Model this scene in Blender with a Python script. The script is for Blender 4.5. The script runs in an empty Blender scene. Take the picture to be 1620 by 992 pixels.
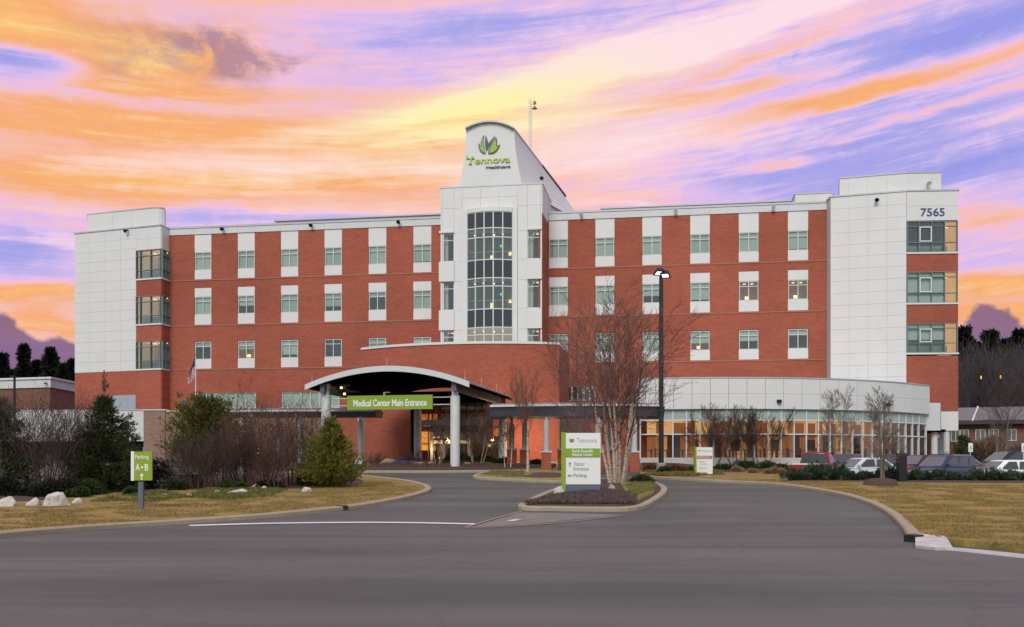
import bpy, bmesh, math, random
import numpy as np
from mathutils import Vector, Matrix, noise as mnoise
from mathutils.geometry import tessellate_polygon
R = math.radians
scene = bpy.context.scene
col = scene.collection
random.seed(7)

# ------------------------------------------------------------------ camera
# world units are metres; z = 0 is the photographer's eye level
FOC, CX, HY = 1600.0, 810.0, 740.0        # focal length and principal lines, in pixels of the 1620-wide photograph
cam_d = bpy.data.cameras.new("camera")
cam = bpy.data.objects.new("camera", cam_d); col.objects.link(cam)
cam.location = (0, 0, 0); cam.rotation_euler = (R(90), 0, 0)
cam_d.sensor_width = 36.0; cam_d.lens = FOC/1620*36.0
cam_d.shift_y = (HY-496)/1620
cam_d.clip_start = 0.1; cam_d.clip_end = 6000
scene.camera = cam
scene.view_settings.view_transform = 'Standard'
scene.view_settings.look = 'None'
scene.view_settings.exposure = 0.0
scene.view_settings.gamma = 1.0
scene.render.engine = 'CYCLES'
scene.cycles.max_bounces = 7
scene.cycles.diffuse_bounces = 2
scene.cycles.glossy_bounces = 3
scene.cycles.transparent_max_bounces = 12
scene.cycles.caustics_reflective = False
scene.cycles.caustics_refractive = False
scene.cycles.use_denoising = True

# ------------------------------------------------------------------ sun
SUN_EL, SUN_AZ = 38.0, 12.0      # azimuth: degrees to the left of straight behind the camera
sun_d = bpy.data.lights.new("sun", 'SUN'); sun_d.energy = 2.1; sun_d.angle = R(28); sun_d.color = (1.0, .985, .925)
sun = bpy.data.objects.new("sun", sun_d); col.objects.link(sun)
sd = Vector((-math.sin(R(SUN_AZ))*math.cos(R(SUN_EL)), -math.cos(R(SUN_AZ))*math.cos(R(SUN_EL)), math.sin(R(SUN_EL))))
sun.rotation_euler = sd.to_track_quat('Z', 'Y').to_euler()

def lin(c):
    return tuple((x/12.92 if x <= .04045 else ((x+.055)/1.055)**2.4) for x in c)
def s8(r, g, b):
    return lin((r/255, g/255, b/255))

# ------------------------------------------------------------------ sky (world shader, a function of direction only)
world = bpy.data.worlds.new("World"); scene.world = world; world.use_nodes = True
wt = world.node_tree; wt.nodes.clear()
class X:
    """tiny helper: shader maths written as python expressions"""
    def __init__(s, t, o): s.t = t; s.o = o
    def _m(s, op, *a, clamp=False):
        n = s.t.nodes.new('ShaderNodeMath'); n.operation = op; n.use_clamp = clamp
        for i, v in enumerate((s,)+a):
            if isinstance(v, X): s.t.links.new(v.o, n.inputs[i])
            else: n.inputs[i].default_value = v
        return X(s.t, n.outputs[0])
    def __add__(s, b): return s._m('ADD', b)
    def __radd__(s, b): return s._m('ADD', b)
    def __sub__(s, b): return s._m('SUBTRACT', b)
    def __mul__(s, b): return s._m('MULTIPLY', b)
    def __rmul__(s, b): return s._m('MULTIPLY', b)
    def __neg__(s): return s._m('MULTIPLY', -1.0)
def comb(t, a, b, c):
    n = t.nodes.new('ShaderNodeCombineXYZ')
    for i, v in enumerate((a, b, c)):
        if isinstance(v, X): t.links.new(v.o, n.inputs[i])
        else: n.inputs[i].default_value = v
    return n.outputs[0]
def nz(t, vec, scale, detail=4, rough=.5, dist=0.0):
    n = t.nodes.new('ShaderNodeTexNoise'); n.inputs['Scale'].default_value = scale
    n.inputs['Detail'].default_value = detail; n.inputs['Roughness'].default_value = rough; n.inputs['Distortion'].default_value = dist
    t.links.new(vec, n.inputs['Vector']); return X(t, n.outputs['Fac'])
def ramp(t, fac, stops, interp='LINEAR'):
    n = t.nodes.new('ShaderNodeValToRGB'); cr = n.color_ramp; cr.interpolation = interp
    while len(cr.elements) < len(stops): cr.elements.new(.5)
    for e, (p, c) in zip(cr.elements, stops): e.position = p; e.color = (*c[:3], 1)
    t.links.new(fac.o if isinstance(fac, X) else fac, n.inputs[0]); return n.outputs[0]
def mixc(t, fac, a, b, mode='MIX'):
    n = t.nodes.new('ShaderNodeMix'); n.data_type = 'RGBA'; n.blend_type = mode
    for sock, v in ((n.inputs[0], fac), (n.inputs[6], a), (n.inputs[7], b)):
        if isinstance(v, X): t.links.new(v.o, sock)
        elif isinstance(v, (float, int)): sock.default_value = v
        elif isinstance(v, tuple): sock.default_value = (*v[:3], 1)
        else: t.links.new(v, sock)
    return n.outputs[2]
def build_sky(t):
    tc = t.nodes.new('ShaderNodeTexCoord')
    sp = t.nodes.new('ShaderNodeSeparateXYZ'); t.links.new(tc.outputs['Generated'], sp.inputs[0])
    dx, dy, dz = (X(t, o) for o in sp.outputs)
    az = dx._m('ARCTAN2', dy); el = dz._m('ARCSINE')
    A = az*1600.0; E = el*1600.0
    sa = az._m('SINE'); ca = az._m('COSINE')
    As = sa*1600.0
    Ef = E - (As*0.085 + As*As*5.0e-5)            # fan of streaks: level on the left, climbing to the right
    front = (ca*1.3+.1)._m('MAXIMUM', 0.0)._m('MINIMUM', 1.0)
    vs = comb(t, sa*2.2, ca*2.2, Ef*(1/62.0))
    st = nz(t, vs, 1.0, 6, .58, .5)
    vs2 = comb(t, sa*5.0, ca*5.0, Ef*(1/22.0))
    st2 = nz(t, vs2, 1.0, 5, .62, .4)
    wv = comb(t, sa*7.0, ca*7.0, E*(1/130.0))
    wp = nz(t, wv, 1.0, 5, .6) - .5
    A2 = A + wp*110.0; E2 = E + wp*62.0 + (st2-.5)*34.0
    def blob(px, py, su, sv, ang, amp):
        a0 = math.atan((px-CX)/FOC); e0 = math.atan((HY-py)/FOC*math.cos(a0))
        c, s_ = math.cos(R(ang)), math.sin(R(ang))
        a = A2 - a0*1600; e = E2 - e0*1600
        u = (a*c + e*s_)*(1/su); v = (e*c - a*s_)*(1/sv)
        q = u*u + v*v
        return (-q)._m('EXPONENT')*amp
    vs3 = comb(t, sa*11.0, ca*11.0, Ef*(1/9.0))
    st3 = nz(t, vs3, 1.0, 6, .68, .25)
    st4 = nz(t, comb(t, sa*22.0, ca*22.0, Ef*(1/45.0)), 1.0, 7, .7, .9)
    h = (st-.5)*.62 + (st2-.5)*.40 + (st3-.5)*.30 + (st4-.5)*.26 + .41
    for b in [(230, 235, 520, 105, 0, .30), (70, 45, 250, 52, -4, .46), (300, 75, 90, 26, 12, .22), (430, 300, 420, 40, 2, .14),
              (45, 88, 100, 26, 4, -.60), (200, 155, 300, 11, 0, -.22), (900, 60, 330, 50, 8, -.10), (680, 50, 200, 40, 6, -.16),
              (1540, 55, 230, 60, 10, -.42), (1240, 95, 170, 16, 12, -.20), (1420, 130, 330, 17, 8.5, .62), (1120, 150, 200, 10, 6, .30),
              (1180, 105, 130, 8, 14, .28), (1480, 172, 200, 7, 9, .35), (1420, 250, 300, 70, 2, -.34), (1250, 250, 60, 7, 4, .35),
              (760, 175, 260, 26, 10, .22), (690, 250, 280, 50, 2, .22), (980, 330, 200, 26, 2, .12), (330, 345, 420, 18, 1, -.26), (30, 400, 90, 40, 0, -.30),
              (60, 462, 150, 12, 3, .42), (60, 510, 160, 24, 0, .34), (1570, 335, 100, 22, -5, .22), (1570, 400, 120, 34, 0, -.12),
              (1580, 445, 130, 14, 0, .36), (1590, 490, 130, 22, 0, .36)]:
        h = h + blob(*b)
    h = h*front + (st*.45 + .02)*(front*-1.0+1.0)
    c = ramp(t, h, [(0.0, s8(154, 156, 234)), (.16, s8(176, 170, 234)), (.30, s8(214, 188, 238)), (.42, s8(240, 192, 220)), (.54, s8(246, 190, 178)),
                    (.70, s8(247, 174, 118)), (.88, s8(251, 190, 120)), (1.0, s8(255, 214, 142))])
    w = (st2-.5)*1.0 + (st3-.5)*1.1 + (st4-.5)*.6 - .08
    for b in [(900, 122, 400, 19, 12.5, 1.35), (1190, 48, 260, 17, 14, 1.0), (1000, 60, 200, 8, 12, .5), (1010, 95, 330, 60, 12, .42), (860, 170, 200, 50, 8, .30), (350, 262, 380, 20, 2, .48), (640, 268, 240, 30, 4, .40), (720, 212, 150, 10, 6, .75), (930, 255, 190, 60, 8, .50),
              (620, 330, 330, 20, 1, .35), (120, 380, 90, 9, -8, .5), (1000, 330, 60, 6, -6, .5), (1090, 215, 200, 30, 6, .35)]:
        w = w + blob(*b)
    w = (w*front)._m('MAXIMUM', 0.0)._m('MINIMUM', .9)
    yel = (blob(730, 185, 260, 60, 10, 1.0))._m('MINIMUM', 1.0)
    pale = mixc(t, yel, s8(255, 226, 236), s8(255, 250, 178))
    c = mixc(t, w, c, pale)
    gn = nz(t, comb(t, sa*16.0, ca*16.0, E*(1/55.0)), 1.0, 7, .68, .6)
    g = (blob(350, 80, 130, 28, -2, 1.3) + blob(255, 100, 45, 16, 0, .5) + blob(430, 95, 60, 14, 0, .4))*((gn-.42)*5.0)
    g = g._m('MAXIMUM', 0.0)._m('MINIMUM', .8)
    c = mixc(t, g, c, s8(168, 132, 158))
    # purple cumulus bank low on the horizon
    bv = comb(t, sa*9.0, ca*9.0, E*(1/260.0))
    bn = nz(t, bv, 1.0, 6, .55) - .5
    bk = (bn*150.0 + 186.0 + blob(1560, 480, 45, 60, 0, 55.0) + blob(0, 500, 22, 60, 0, 26.0) - E)*(1/9.0) + .5
    bk = bk._m('MAXIMUM', 0.0)._m('MINIMUM', 1.0)
    bcol = mixc(t, ((E-120.0)*(1/180.0))._m('MINIMUM', 1.0)._m('MAXIMUM', 0.0), s8(120, 84, 120), s8(126, 104, 150))
    c = mixc(t, bk*.88, c, bcol)
    # away from the sunset the sky settles to plain bright evening cloud
    c = mixc(t, front, mixc(t, .80, c, s8(203, 212, 210)), c)
    return c
csky = build_sky(wt)
bg = wt.nodes.new('ShaderNodeBackground'); bg.inputs['Strength'].default_value = 1.0
wt.links.new(csky, bg.inputs['Color'])
wo = wt.nodes.new('ShaderNodeOutputWorld'); wt.links.new(bg.outputs[0], wo.inputs[0])
world.cycles.sampling_method = 'MANUAL'; world.cycles.sample_map_resolution = 512

# ------------------------------------------------------------------ materials
MATS = {}
def mat(name, colr, rough=.7, metal=0.0, var=0.0, vscale=1.0, col2=None, bump=0.0, bscale=20.0, emit=None, estr=0.0, spec=.5, stretch=(1, 1, 1), detail=4, c2lo=.35, c2hi=.65):
    if name in MATS: return MATS[name]
    m = bpy.data.materials.new(name); m.use_nodes = True; t = m.node_tree
    p = t.nodes['Principled BSDF']; p.inputs['Base Color'].default_value = (*colr, 1)
    p.inputs['Roughness'].default_value = rough; p.inputs['Metallic'].default_value = metal
    p.inputs['Specular IOR Level'].default_value = spec
    if var or col2 or bump:
        g = t.nodes.new('ShaderNodeNewGeometry'); mp = t.nodes.new('ShaderNodeMapping'); mp.inputs['Scale'].default_value = stretch
        t.links.new(g.outputs['Position'], mp.inputs['Vector']); v = mp.outputs[0]
        c = None
        if col2:
            f = nz(t, v, vscale, detail, .6)
            f = ((f - c2lo)*(1/(c2hi-c2lo)))._m('MAXIMUM', 0.0)._m('MINIMUM', 1.0)
            c = mixc(t, f, colr, col2)
        if var:
            f2 = nz(t, v, vscale*3.1 if col2 else vscale, 5, .65)
            k = (f2-.5)*(2*var*2) + 1.0
            vm = t.nodes.new('ShaderNodeVectorMath'); vm.operation = 'SCALE'
            if c is not None: t.links.new(c, vm.inputs[0])
            else: vm.inputs[0].default_value = colr
            t.links.new(k.o, vm.inputs['Scale']); c = vm.outputs[0]
        if c is not None: t.links.new(c, p.inputs['Base Color'])
        if bump:
            b = t.nodes.new('ShaderNodeBump'); b.inputs['Strength'].default_value = min(1, bump); b.inputs['Distance'].default_value = .03
            f3 = nz(t, g.outputs['Position'], bscale, 4, .6); t.links.new(f3.o, b.inputs['Height']); t.links.new(b.outputs[0], p.inputs['Normal'])
    if emit:
        p.inputs['Emission Color'].default_value = (*emit, 1); p.inputs['Emission Strength'].default_value = estr
    MATS[name] = m; return m
def glass(name, tint, refl=.25, fres=.35, rough=.02):
    m = bpy.data.materials.new(name); m.use_nodes = True; t = m.node_tree; t.nodes.clear()
    g = t.nodes.new('ShaderNodeBsdfGlossy'); g.inputs['Roughness'].default_value = rough; g.inputs['Color'].default_value = (.82, .9, .88, 1)
    tr = t.nodes.new('ShaderNodeBsdfTransparent'); tr.inputs['Color'].default_value = (*tint, 1)
    mx = t.nodes.new('ShaderNodeMixShader')
    fr = t.nodes.new('ShaderNodeLayerWeight'); fr.inputs['Blend'].default_value = .35
    f = (X(t, fr.outputs['Fresnel'])*fres + refl)._m('MINIMUM', 1.0)
    t.links.new(f.o, mx.inputs[0]); t.links.new(tr.outputs[0], mx.inputs[1]); t.links.new(g.outputs[0], mx.inputs[2])
    o = t.nodes.new('ShaderNodeOutputMaterial'); t.links.new(mx.outputs[0], o.inputs[0]); MATS[name] = m; return m

# brick: courses and per-brick tone in world coordinates turned to the facade
def brick_mat(name, c1, c2, mortar, rot):
    m = bpy.data.materials.new(name); m.use_nodes = True; t = m.node_tree
    p = t.nodes['Principled BSDF']; p.inputs['Roughness'].default_value = .85; p.inputs['Specular IOR Level'].default_value = .2
    g = t.nodes.new('ShaderNodeNewGeometry'); sp = t.nodes.new('ShaderNodeSeparateXYZ'); t.links.new(g.outputs['Position'], sp.inputs[0])
    x, y, z = (X(t, o) for o in sp.outputs)
    v = comb(t, x*math.cos(rot)+y*(-math.sin(rot)), z, 0.0)
    b = t.nodes.new('ShaderNodeTexBrick'); t.links.new(v, b.inputs['Vector'])
    b.inputs['Scale'].default_value = 1; b.inputs['Brick Width'].default_value = .30; b.inputs['Row Height'].default_value = .10
    b.inputs['Mortar Size'].default_value = .006; b.inputs['Color1'].default_value = (*c1, 1); b.inputs['Color2'].default_value = (*c2, 1); b.inputs['Mortar'].default_value = (*mortar, 1)
    n = nz(t, comb(t, x*.5, y*.5, z*2.4), 1.0, 5, .6)
    n2 = nz(t, comb(t, x*.10, y*.10, z*.16), 1.0, 3, .6)
    k = (n-.5)*.30 + (n2-.5)*.62 + 1.0
    vm = t.nodes.new('ShaderNodeVectorMath'); vm.operation = 'SCALE'; t.links.new(b.outputs['Color'], vm.inputs[0]); t.links.new(k.o, vm.inputs['Scale'])
    t.links.new(vm.outputs[0], p.inputs['Base Color']); MATS[name] = m; return m
TH = R(9.2)
BRICK = brick_mat('red_brick', (.385, .098, .058), (.310, .074, .046), (.36, .17, .12), TH)
BROWN = brick_mat('brown_brick', (.30, .185, .14), (.25, .15, .115), (.28, .2, .16), TH)
DBRICK = brick_mat('dark_brick', (.22, .10, .07), (.16, .07, .05), (.2, .13, .10), TH)
WHITE = mat('white_panel', (.68, .67, .66), .55, var=.045, vscale=.6, bump=.05)
WHITE2 = mat('white_panel_grey', (.60, .597, .60), .55, var=.035, vscale=.6)
JOINT = mat('panel_backing', (.54, .535, .53), .8)
COPING = mat('coping_metal', (.46, .46, .48), .45, metal=.2)
TRIM = mat('white_frame', (.66, .665, .66), .4)
STRING = mat('string_course_stone', (.36, .16, .11), .8)
ROOF = mat('roof_membrane', (.32, .32, .33), .8)
DARKROOF = mat('dark_blue_metal', (.07, .08, .11), .45, metal=.4)
BLUGREY = mat('blue_grey_metal', (.20, .22, .27), .45, metal=.3, var=.15, vscale=.8)
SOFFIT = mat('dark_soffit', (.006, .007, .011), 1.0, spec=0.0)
BLIND = mat('window_blind', (.62, .655, .60), .7)
BLIND2 = mat('window_blind_pale', (.68, .72, .66), .7); BLIND3 = mat('window_blind_grey', (.52, .56, .52), .7)
ROOMD = mat('dark_room', (.10, .105, .11), .9)
ROOMM = mat('grey_room', (.34, .36, .34), .9, var=.3, vscale=1.2)
ROOMW = mat('glowing_room', (.55, .40, .24), .9, var=.35, vscale=1.0, emit=s8(225, 170, 110), estr=.50)  # room walls glow warm in place of lamp light
LAMP = mat('lamp_glow', (.9, .8, .6), emit=(1.0, .70, .34), estr=1.6)
LAMPW = mat('lamp_white', (.9, .9, .9), emit=(1.0, .95, .85), estr=4.0)
GREENL = mat('exit_green', (.1, .5, .2), emit=(.1, .9, .35), estr=1.0)
PANE = glass('window_pane', (.90, .95, .92), .09)
PANEC = glass('cafe_pane', (.96, .95, .92), .02, .10)
PANED = mat('spandrel_glass', (.045, .052, .060), .12, spec=.5)
PANET = mat('spandrel_glass_teal', (.36, .43, .40), .2, spec=.4)
MULG = mat('green_grey_mullion', (.20, .25, .25), .4, metal=.3)
CONC = mat('kerb_concrete', (.345, .285, .205), .9, var=.14, vscale=2.0, bump=.3)
CONCW = mat('pale_concrete', (.60, .57, .54), .9, var=.12, vscale=2.0)
GREEN = mat('sign_green', s8(132, 158, 38), .45)
GREEND = mat('sign_green_bright', s8(118, 150, 30), .45)
SIGNW = mat('sign_white', (.78, .78, .75), .45)
SLATE = mat('slate_blue', (.10, .12, .17), .6)
NAVY = mat('navy_letters', (.045, .06, .16), .5)
BLACKM = mat('black_metal', (.018, .02, .024), .5, metal=.3)
WPAINT = mat('white_paint', (.70, .70, .70), .7, var=.12, vscale=3.0)
YPAINT = mat('worn_yellow_paint', (.27, .23, .165), .85, var=.2, vscale=3)
GREYTXT = mat('grey_letters', (.22, .23, .23), .6)

# ------------------------------------------------------------------ mesh helpers
W = {}
def put(name, me, parent=None, M=None, label=None, cat=None, group=None, kind=None):
    o = bpy.data.objects.new(name, me); col.objects.link(o)
    M = M.copy() if M is not None else Matrix()
    o.matrix_basis = M; W[o.name] = M
    if parent is not None:
        o.parent = parent; o.matrix_parent_inverse = W[parent.name].inverted()
    if label: o['label'] = label
    if cat: o['category'] = cat
    if group: o['group'] = group
    if kind: o['kind'] = kind
    return o
def empty(name, loc, label, cat, group=None):
    o = put(name, None, None, Matrix.Translation(loc), label, cat, group); o.empty_display_size = .3; return o
def children_of(o, pool): return [c for c in pool if c.parent == o]
def copy_thing(o, M, label=None, group=None):
    """copy of a thing, its parts and their sub-parts at a new place"""
    kids = {}
    for c in col.objects:
        if c.parent: kids.setdefault(c.parent.name, []).append(c)
    def rec(src, par):
        c = src.copy(); col.objects.link(c); W[c.name] = W[src.name]
        if par is not None: c.parent = par
        for k in kids.get(src.name, []): rec(k, c)
        return c
    r = rec(o, None); r.matrix_basis = M; W[r.name] = M
    if label: r['label'] = label
    if group: r['group'] = group
    return r
def pm(verts, faces, mt, smooth=False, mats=None, fm=None):
    me = bpy.data.meshes.new('m'); me.from_pydata([tuple(v) for v in verts], [], faces)
    for m in (mats or [mt]): me.materials.append(m)
    if fm is not None: me.polygons.foreach_set('material_index', fm)
    if smooth: me.polygons.foreach_set('use_smooth', [True]*len(me.polygons))
    me.update(); return me
_cube = {}
def cube(mt):
    if mt.name not in _cube:
        v = [(x, y, z) for z in (-.5, .5) for y in (-.5, .5) for x in (-.5, .5)]
        _cube[mt.name] = pm(v, [(0, 2, 3, 1), (4, 5, 7, 6), (0, 1, 5, 4), (2, 6, 7, 3), (0, 4, 6, 2), (1, 3, 7, 5)], mt)
    return _cube[mt.name]
class Fr:
    """vertical wall frame: a along the wall (to the right), o outward (towards the camera side), z up"""
    def __init__(s, P, e):
        s.O = Vector((P[0], P[1])); s.e = Vector(e).normalized(); s.n = Vector((-s.e.y, s.e.x))
        s.ang = math.atan2(s.e.y, s.e.x)
    @staticmethod
    def between(P, Q): return Fr(P, (Q[0]-P[0], Q[1]-P[1]))
    def a(s, px, o=0.0):
        k = (px-CX)/FOC; B = s.O - s.n*o
        return (k*B.y - B.x)/(s.e.x - k*s.e.y)
    def p(s, a, o, z=0.0):
        q = s.O - s.n*o + s.e*a; return Vector((q.x, q.y, z))
    def z(s, px, py, o=0.0):
        return (HY-py)/FOC*s.p(s.a(px, o), o).y
    def M(s, a, o, z):
        return Matrix.Translation(s.p(a, o, z)) @ Matrix.Rotation(s.ang, 4, 'Z')
def at(px, d): return Vector(((px-CX)/FOC*d, d))
def box(F, name, mt, a0, a1, o0, o1, z0, z1, parent=None, **kw):
    M = F.M((a0+a1)/2, (o0+o1)/2, (z0+z1)/2) @ Matrix.Diagonal((abs(a1-a0), abs(o1-o0), abs(z1-z0), 1))
    return put(name, cube(mt), parent, M, **kw)
class MB:
    """mesh builder of many boxes / prisms joined in one part"""
    def __init__(s): s.v = []; s.f = []; s.m = []
    def box(s, F, a0, a1, o0, o1, z0, z1, mi=0):
        n = len(s.v)
        for z in (z0, z1):
            for o in (o1, o0):
                for a in (a0, a1): s.v.append(F.p(a, o, z))
        s.f += [tuple(n+i for i in q) for q in ((0, 2, 3, 1), (4, 5, 7, 6), (0, 1, 5, 4), (2, 6, 7, 3), (0, 4, 6, 2), (1, 3, 7, 5))]; s.m += [mi]*6
    def bx(s, x0, x1, y0, y1, z0, z1, mi=0):
        n = len(s.v)
        for z in (z0, z1):
            for y in (y0, y1):
                for x in (x0, x1): s.v.append(Vector((x, y, z)))
        s.f += [tuple(n+i for i in q) for q in ((0, 2, 3, 1), (4, 5, 7, 6), (0, 1, 5, 4), (2, 6, 7, 3), (0, 4, 6, 2), (1, 3, 7, 5))]; s.m += [mi]*6
    def poly(s, pts, mi=0):
        n = len(s.v); s.v += [Vector(p) for p in pts]; s.f.append(tuple(range(n, n+len(pts)))); s.m.append(mi)
    def tube(s, p, q, r0, r1, n=6, mi=0, cap=True):
        p = Vector(p); q = Vector(q); d = (q-p)
        if d.length < 1e-6: return
        d.normalize(); a = d.orthogonal().normalized(); b = d.cross(a); k = len(s.v)
        for c, r in ((p, r0), (q, r1)):
            for i in range(n):
                t = 2*math.pi*i/n; s.v.append(c + a*(math.cos(t)*r) + b*(math.sin(t)*r))
        for i in range(n):
            j = (i+1) % n; s.f.append((k+i, k+j, k+n+j, k+n+i)); s.m.append(mi)
        if cap:
            s.f.append(tuple(k+n+i for i in range(n))); s.m.append(mi)
            s.f.append(tuple(k+n-1-i for i in range(n))); s.m.append(mi)
    def lathe(s, c, prof, n=16, mi=0):
        k = len(s.v); c = Vector(c)
        for r, z in prof:
            for i in range(n):
                t = 2*math.pi*i/n; s.v.append(c+Vector((math.cos(t)*r, math.sin(t)*r, z)))
        for j in range(len(prof)-1):
            for i in range(n):
                i2 = (i+1) % n; s.f.append((k+j*n+i, k+j*n+i2, k+(j+1)*n+i2, k+(j+1)*n+i)); s.m.append(mi)
        s.f.append(tuple(k+(len(prof)-1)*n+i for i in range(n))); s.m.append(mi)
    def build(s, name, mt, parent=None, smooth=False, mats=None, M=None, **kw):
        me = pm(s.v, s.f, mt, smooth, mats, s.m)
        return put(name, me, parent, M, **kw)
def text_mesh(s, mt, bold=0.0, ext=.02, align='LEFT', space=1.0):
    c = bpy.data.curves.new('t', 'FONT'); c.body = s; c.offset = bold; c.extrude = ext; c.align_x = align; c.space_character = space; c.resolution_u = 3
    o = bpy.data.objects.new('t', c); col.objects.link(o); bpy.context.view_layer.update()
    me = bpy.data.meshes.new_from_object(o); bpy.data.objects.remove(o); bpy.data.curves.remove(c)
    me.materials.clear(); me.materials.append(mt); return me
def text(F, name, s, mt, a0, a1, o, z0, z1, parent, bold=0.0, space=1.0, dist=.02, **kw):
    """lettering stretched to fill the given rectangle of a wall frame"""
    me = text_mesh(s, mt, bold, .5, space=space)
    xs = [v.co.x for v in me.vertices]; ys = [v.co.y for v in me.vertices]
    x0, x1, y0, y1 = min(xs), max(xs), min(ys), max(ys)
    sx = (a1-a0)/(x1-x0); sy = (z1-z0)/(y1-y0)
    for v in me.vertices:
        v.co = ((v.co.x-x0)*sx, v.co.z*-dist if False else -v.co.z*dist, (v.co.y-y0)*sy)
    me.update()
    return put(name, me, parent, F.M(a0, o, z0), **kw)

# ------------------------------------------------------------------ the ground
def interp(tab):
    xs = np.array([p[0] for p in tab], float); ys = np.array([p[1] for p in tab], float)
    m = np.gradient(ys, xs)
    for i in range(1, len(xs)-1):
        d0 = (ys[i]-ys[i-1])/(xs[i]-xs[i-1]); d1 = (ys[i+1]-ys[i])/(xs[i+1]-xs[i])
        m[i] = 0 if d0*d1 <= 0 else 2*d0*d1/(d0+d1)
    m[0] = 0; m[-1] = 0
    def f(x):
        if x <= xs[0]: return float(ys[0])
        if x >= xs[-1]: return float(ys[-1])
        i = int(np.searchsorted(xs, x)-1); h = xs[i+1]-xs[i]; t = (x-xs[i])/h
        return float((2*t**3-3*t*t+1)*ys[i]+(t**3-2*t*t+t)*h*m[i]+(-2*t**3+3*t*t)*ys[i+1]+(t**3-t*t)*h*m[i+1])
    return f
_gc = interp([(28, -1.7), (36, -1.5), (46, -1.1), (60, -.55), (66, -.25), (75, .3), (80, .55), (90, .62), (400, .62)])
_gr = interp([(28, -1.7), (36, -1.5), (46, -1.05), (50, -.84), (52.8, -.80), (54.6, -1.12), (58, -.95), (64, -.72), (70, -.4), (75, .0), (85, .5), (400, .62)])
def ground(x, y):
    t = min(1, max(0, (x-11)/5)); t = t*t*(3-2*t)
    return _gc(y)*(1-t) + _gr(y)*t
def G(px, py):
    k = (px-CX)/FOC; m = (HY-py)/FOC; d = 4.0
    while d < 400:
        if m*d <= ground(k*d, d): break
        d += .5
    a, b = d-.5, d
    for _ in range(20):
        c = (a+b)/2
        if m*c <= ground(k*c, c): b = c
        else: a = c
    return Vector((k*b, b))
def base(px, py=None, d=None, up=0.0):
    q = G(px, py) if d is None else at(px, d)
    return Vector((q.x, q.y, ground(q.x, q.y)+up))
def catmull(pts, n=6, closed=False):
    out = []; N = len(pts)
    for i in range(N if closed else N-1):
        g = (lambda j: pts[j % N]) if closed else (lambda j: pts[max(0, min(N-1, j))])
        p0, p1, p2, p3 = g(i-1), g(i), g(i+1), g(i+2)
        for k in range(n):
            t = k/n; out.append(.5*((2*p1)+(p2-p0)*t+(2*p0-5*p1+4*p2-p3)*t*t+(3*p1-p0-3*p2+p3)*t**3))
    if not closed: out.append(pts[-1])
    return out
def sheet(name, poly, mt, up, step=1.0, skirt=True, crown=0.0, **kw):
    """a level-following sheet over a plan polygon, raised by `up` (+crown away from its edge)"""
    poly = [Vector((p[0], p[1])) for p in poly]
    tris = tessellate_polygon([[Vector((p.x, p.y, 0)) for p in poly]])
    bm = bmesh.new(); vs = [bm.verts.new((p.x, p.y, 0)) for p in poly]
    for t in tris:
        try: bm.faces.new([vs[i] for i in t])
        except ValueError: pass
    xs = [p.x for p in poly]; ys = [p.y for p in poly]
    def cuts(lo, hi, axis):
        c = math.floor(lo/step)*step+step
        while c < hi:
            n = (1, 0, 0) if axis == 0 else (0, 1, 0)
            bmesh.ops.bisect_plane(bm, geom=bm.verts[:]+bm.edges[:]+bm.faces[:], plane_co=(c, c, 0), plane_no=n)
            c += step
    cuts(min(xs), max(xs), 0); cuts(min(ys), max(ys), 1)
    if crown:
        P = np.array([(p.x, p.y) for p in poly]); Q = np.roll(P, -1, 0)
    for v in bm.verts:
        h = 0
        if crown:
            p = np.array((v.co.x, v.co.y)); d = Q-P; t = np.clip(((p-P)*d).sum(1)/np.maximum((d*d).sum(1), 1e-9), 0, 1)
            dist = np.sqrt((((P+d*t[:, None])-p)**2).sum(1)).min(); h = crown*(1-math.exp(-dist/1.2))
            h *= .75+.5*mnoise.noise(Vector((v.co.x*.9, v.co.y*.9, 3)))
        v.co.z = ground(v.co.x, v.co.y)+up+h
    bm.normal_update()
    for f in bm.faces:
        if f.normal.z < 0: f.normal_flip()
    if up > .05:
        be = [e for e in bm.edges if e.is_boundary]
        r_ = bmesh.ops.extrude_edge_only(bm, edges=be)
        for v in r_['geom']:
            if isinstance(v, bmesh.types.BMVert): v.co.z -= up+.12
    me = bpy.data.meshes.new('m'); bm.to_mesh(me); bm.free(); me.materials.append(mt)
    me.polygons.foreach_set('use_smooth', [True]*len(me.polygons))
    return put(name, me, **kw)
def ribbon(name, pts, mt, width, height, up=0.0, parent=None, closed=False, side=0.0, rnd=.04, **kw):
    """kerb: swept rounded profile along a plan polyline"""
    V = []; Fc = []; N = len(pts); prof = [(-width/2, -.25), (-width/2, height-rnd), (-width/2+rnd, height), (width/2-rnd, height), (width/2, height-rnd), (width/2, -.25)]
    for i, p in enumerate(pts):
        a = pts[(i-1) % N] if (closed or i > 0) else p; b = pts[(i+1) % N] if (closed or i < N-1) else p
        d = (b-a).normalized(); n = Vector((-d.y, d.x))
        for o, z in prof:
            q = p + n*(o+side); V.append((q.x, q.y, ground(p.x, p.y)+z+up))
    K = len(prof)
    for i in range(N if closed else N-1):
        j = (i+1) % N
        for k in range(K-1): Fc.append((i*K+k, i*K+k+1, j*K+k+1, j*K+k))
    if not closed: Fc.append(tuple(range(K))); Fc.append(tuple((N-1)*K+K-1-k for k in range(K)))
    return put(name, pm(V, Fc, mt), parent, **kw)

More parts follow.
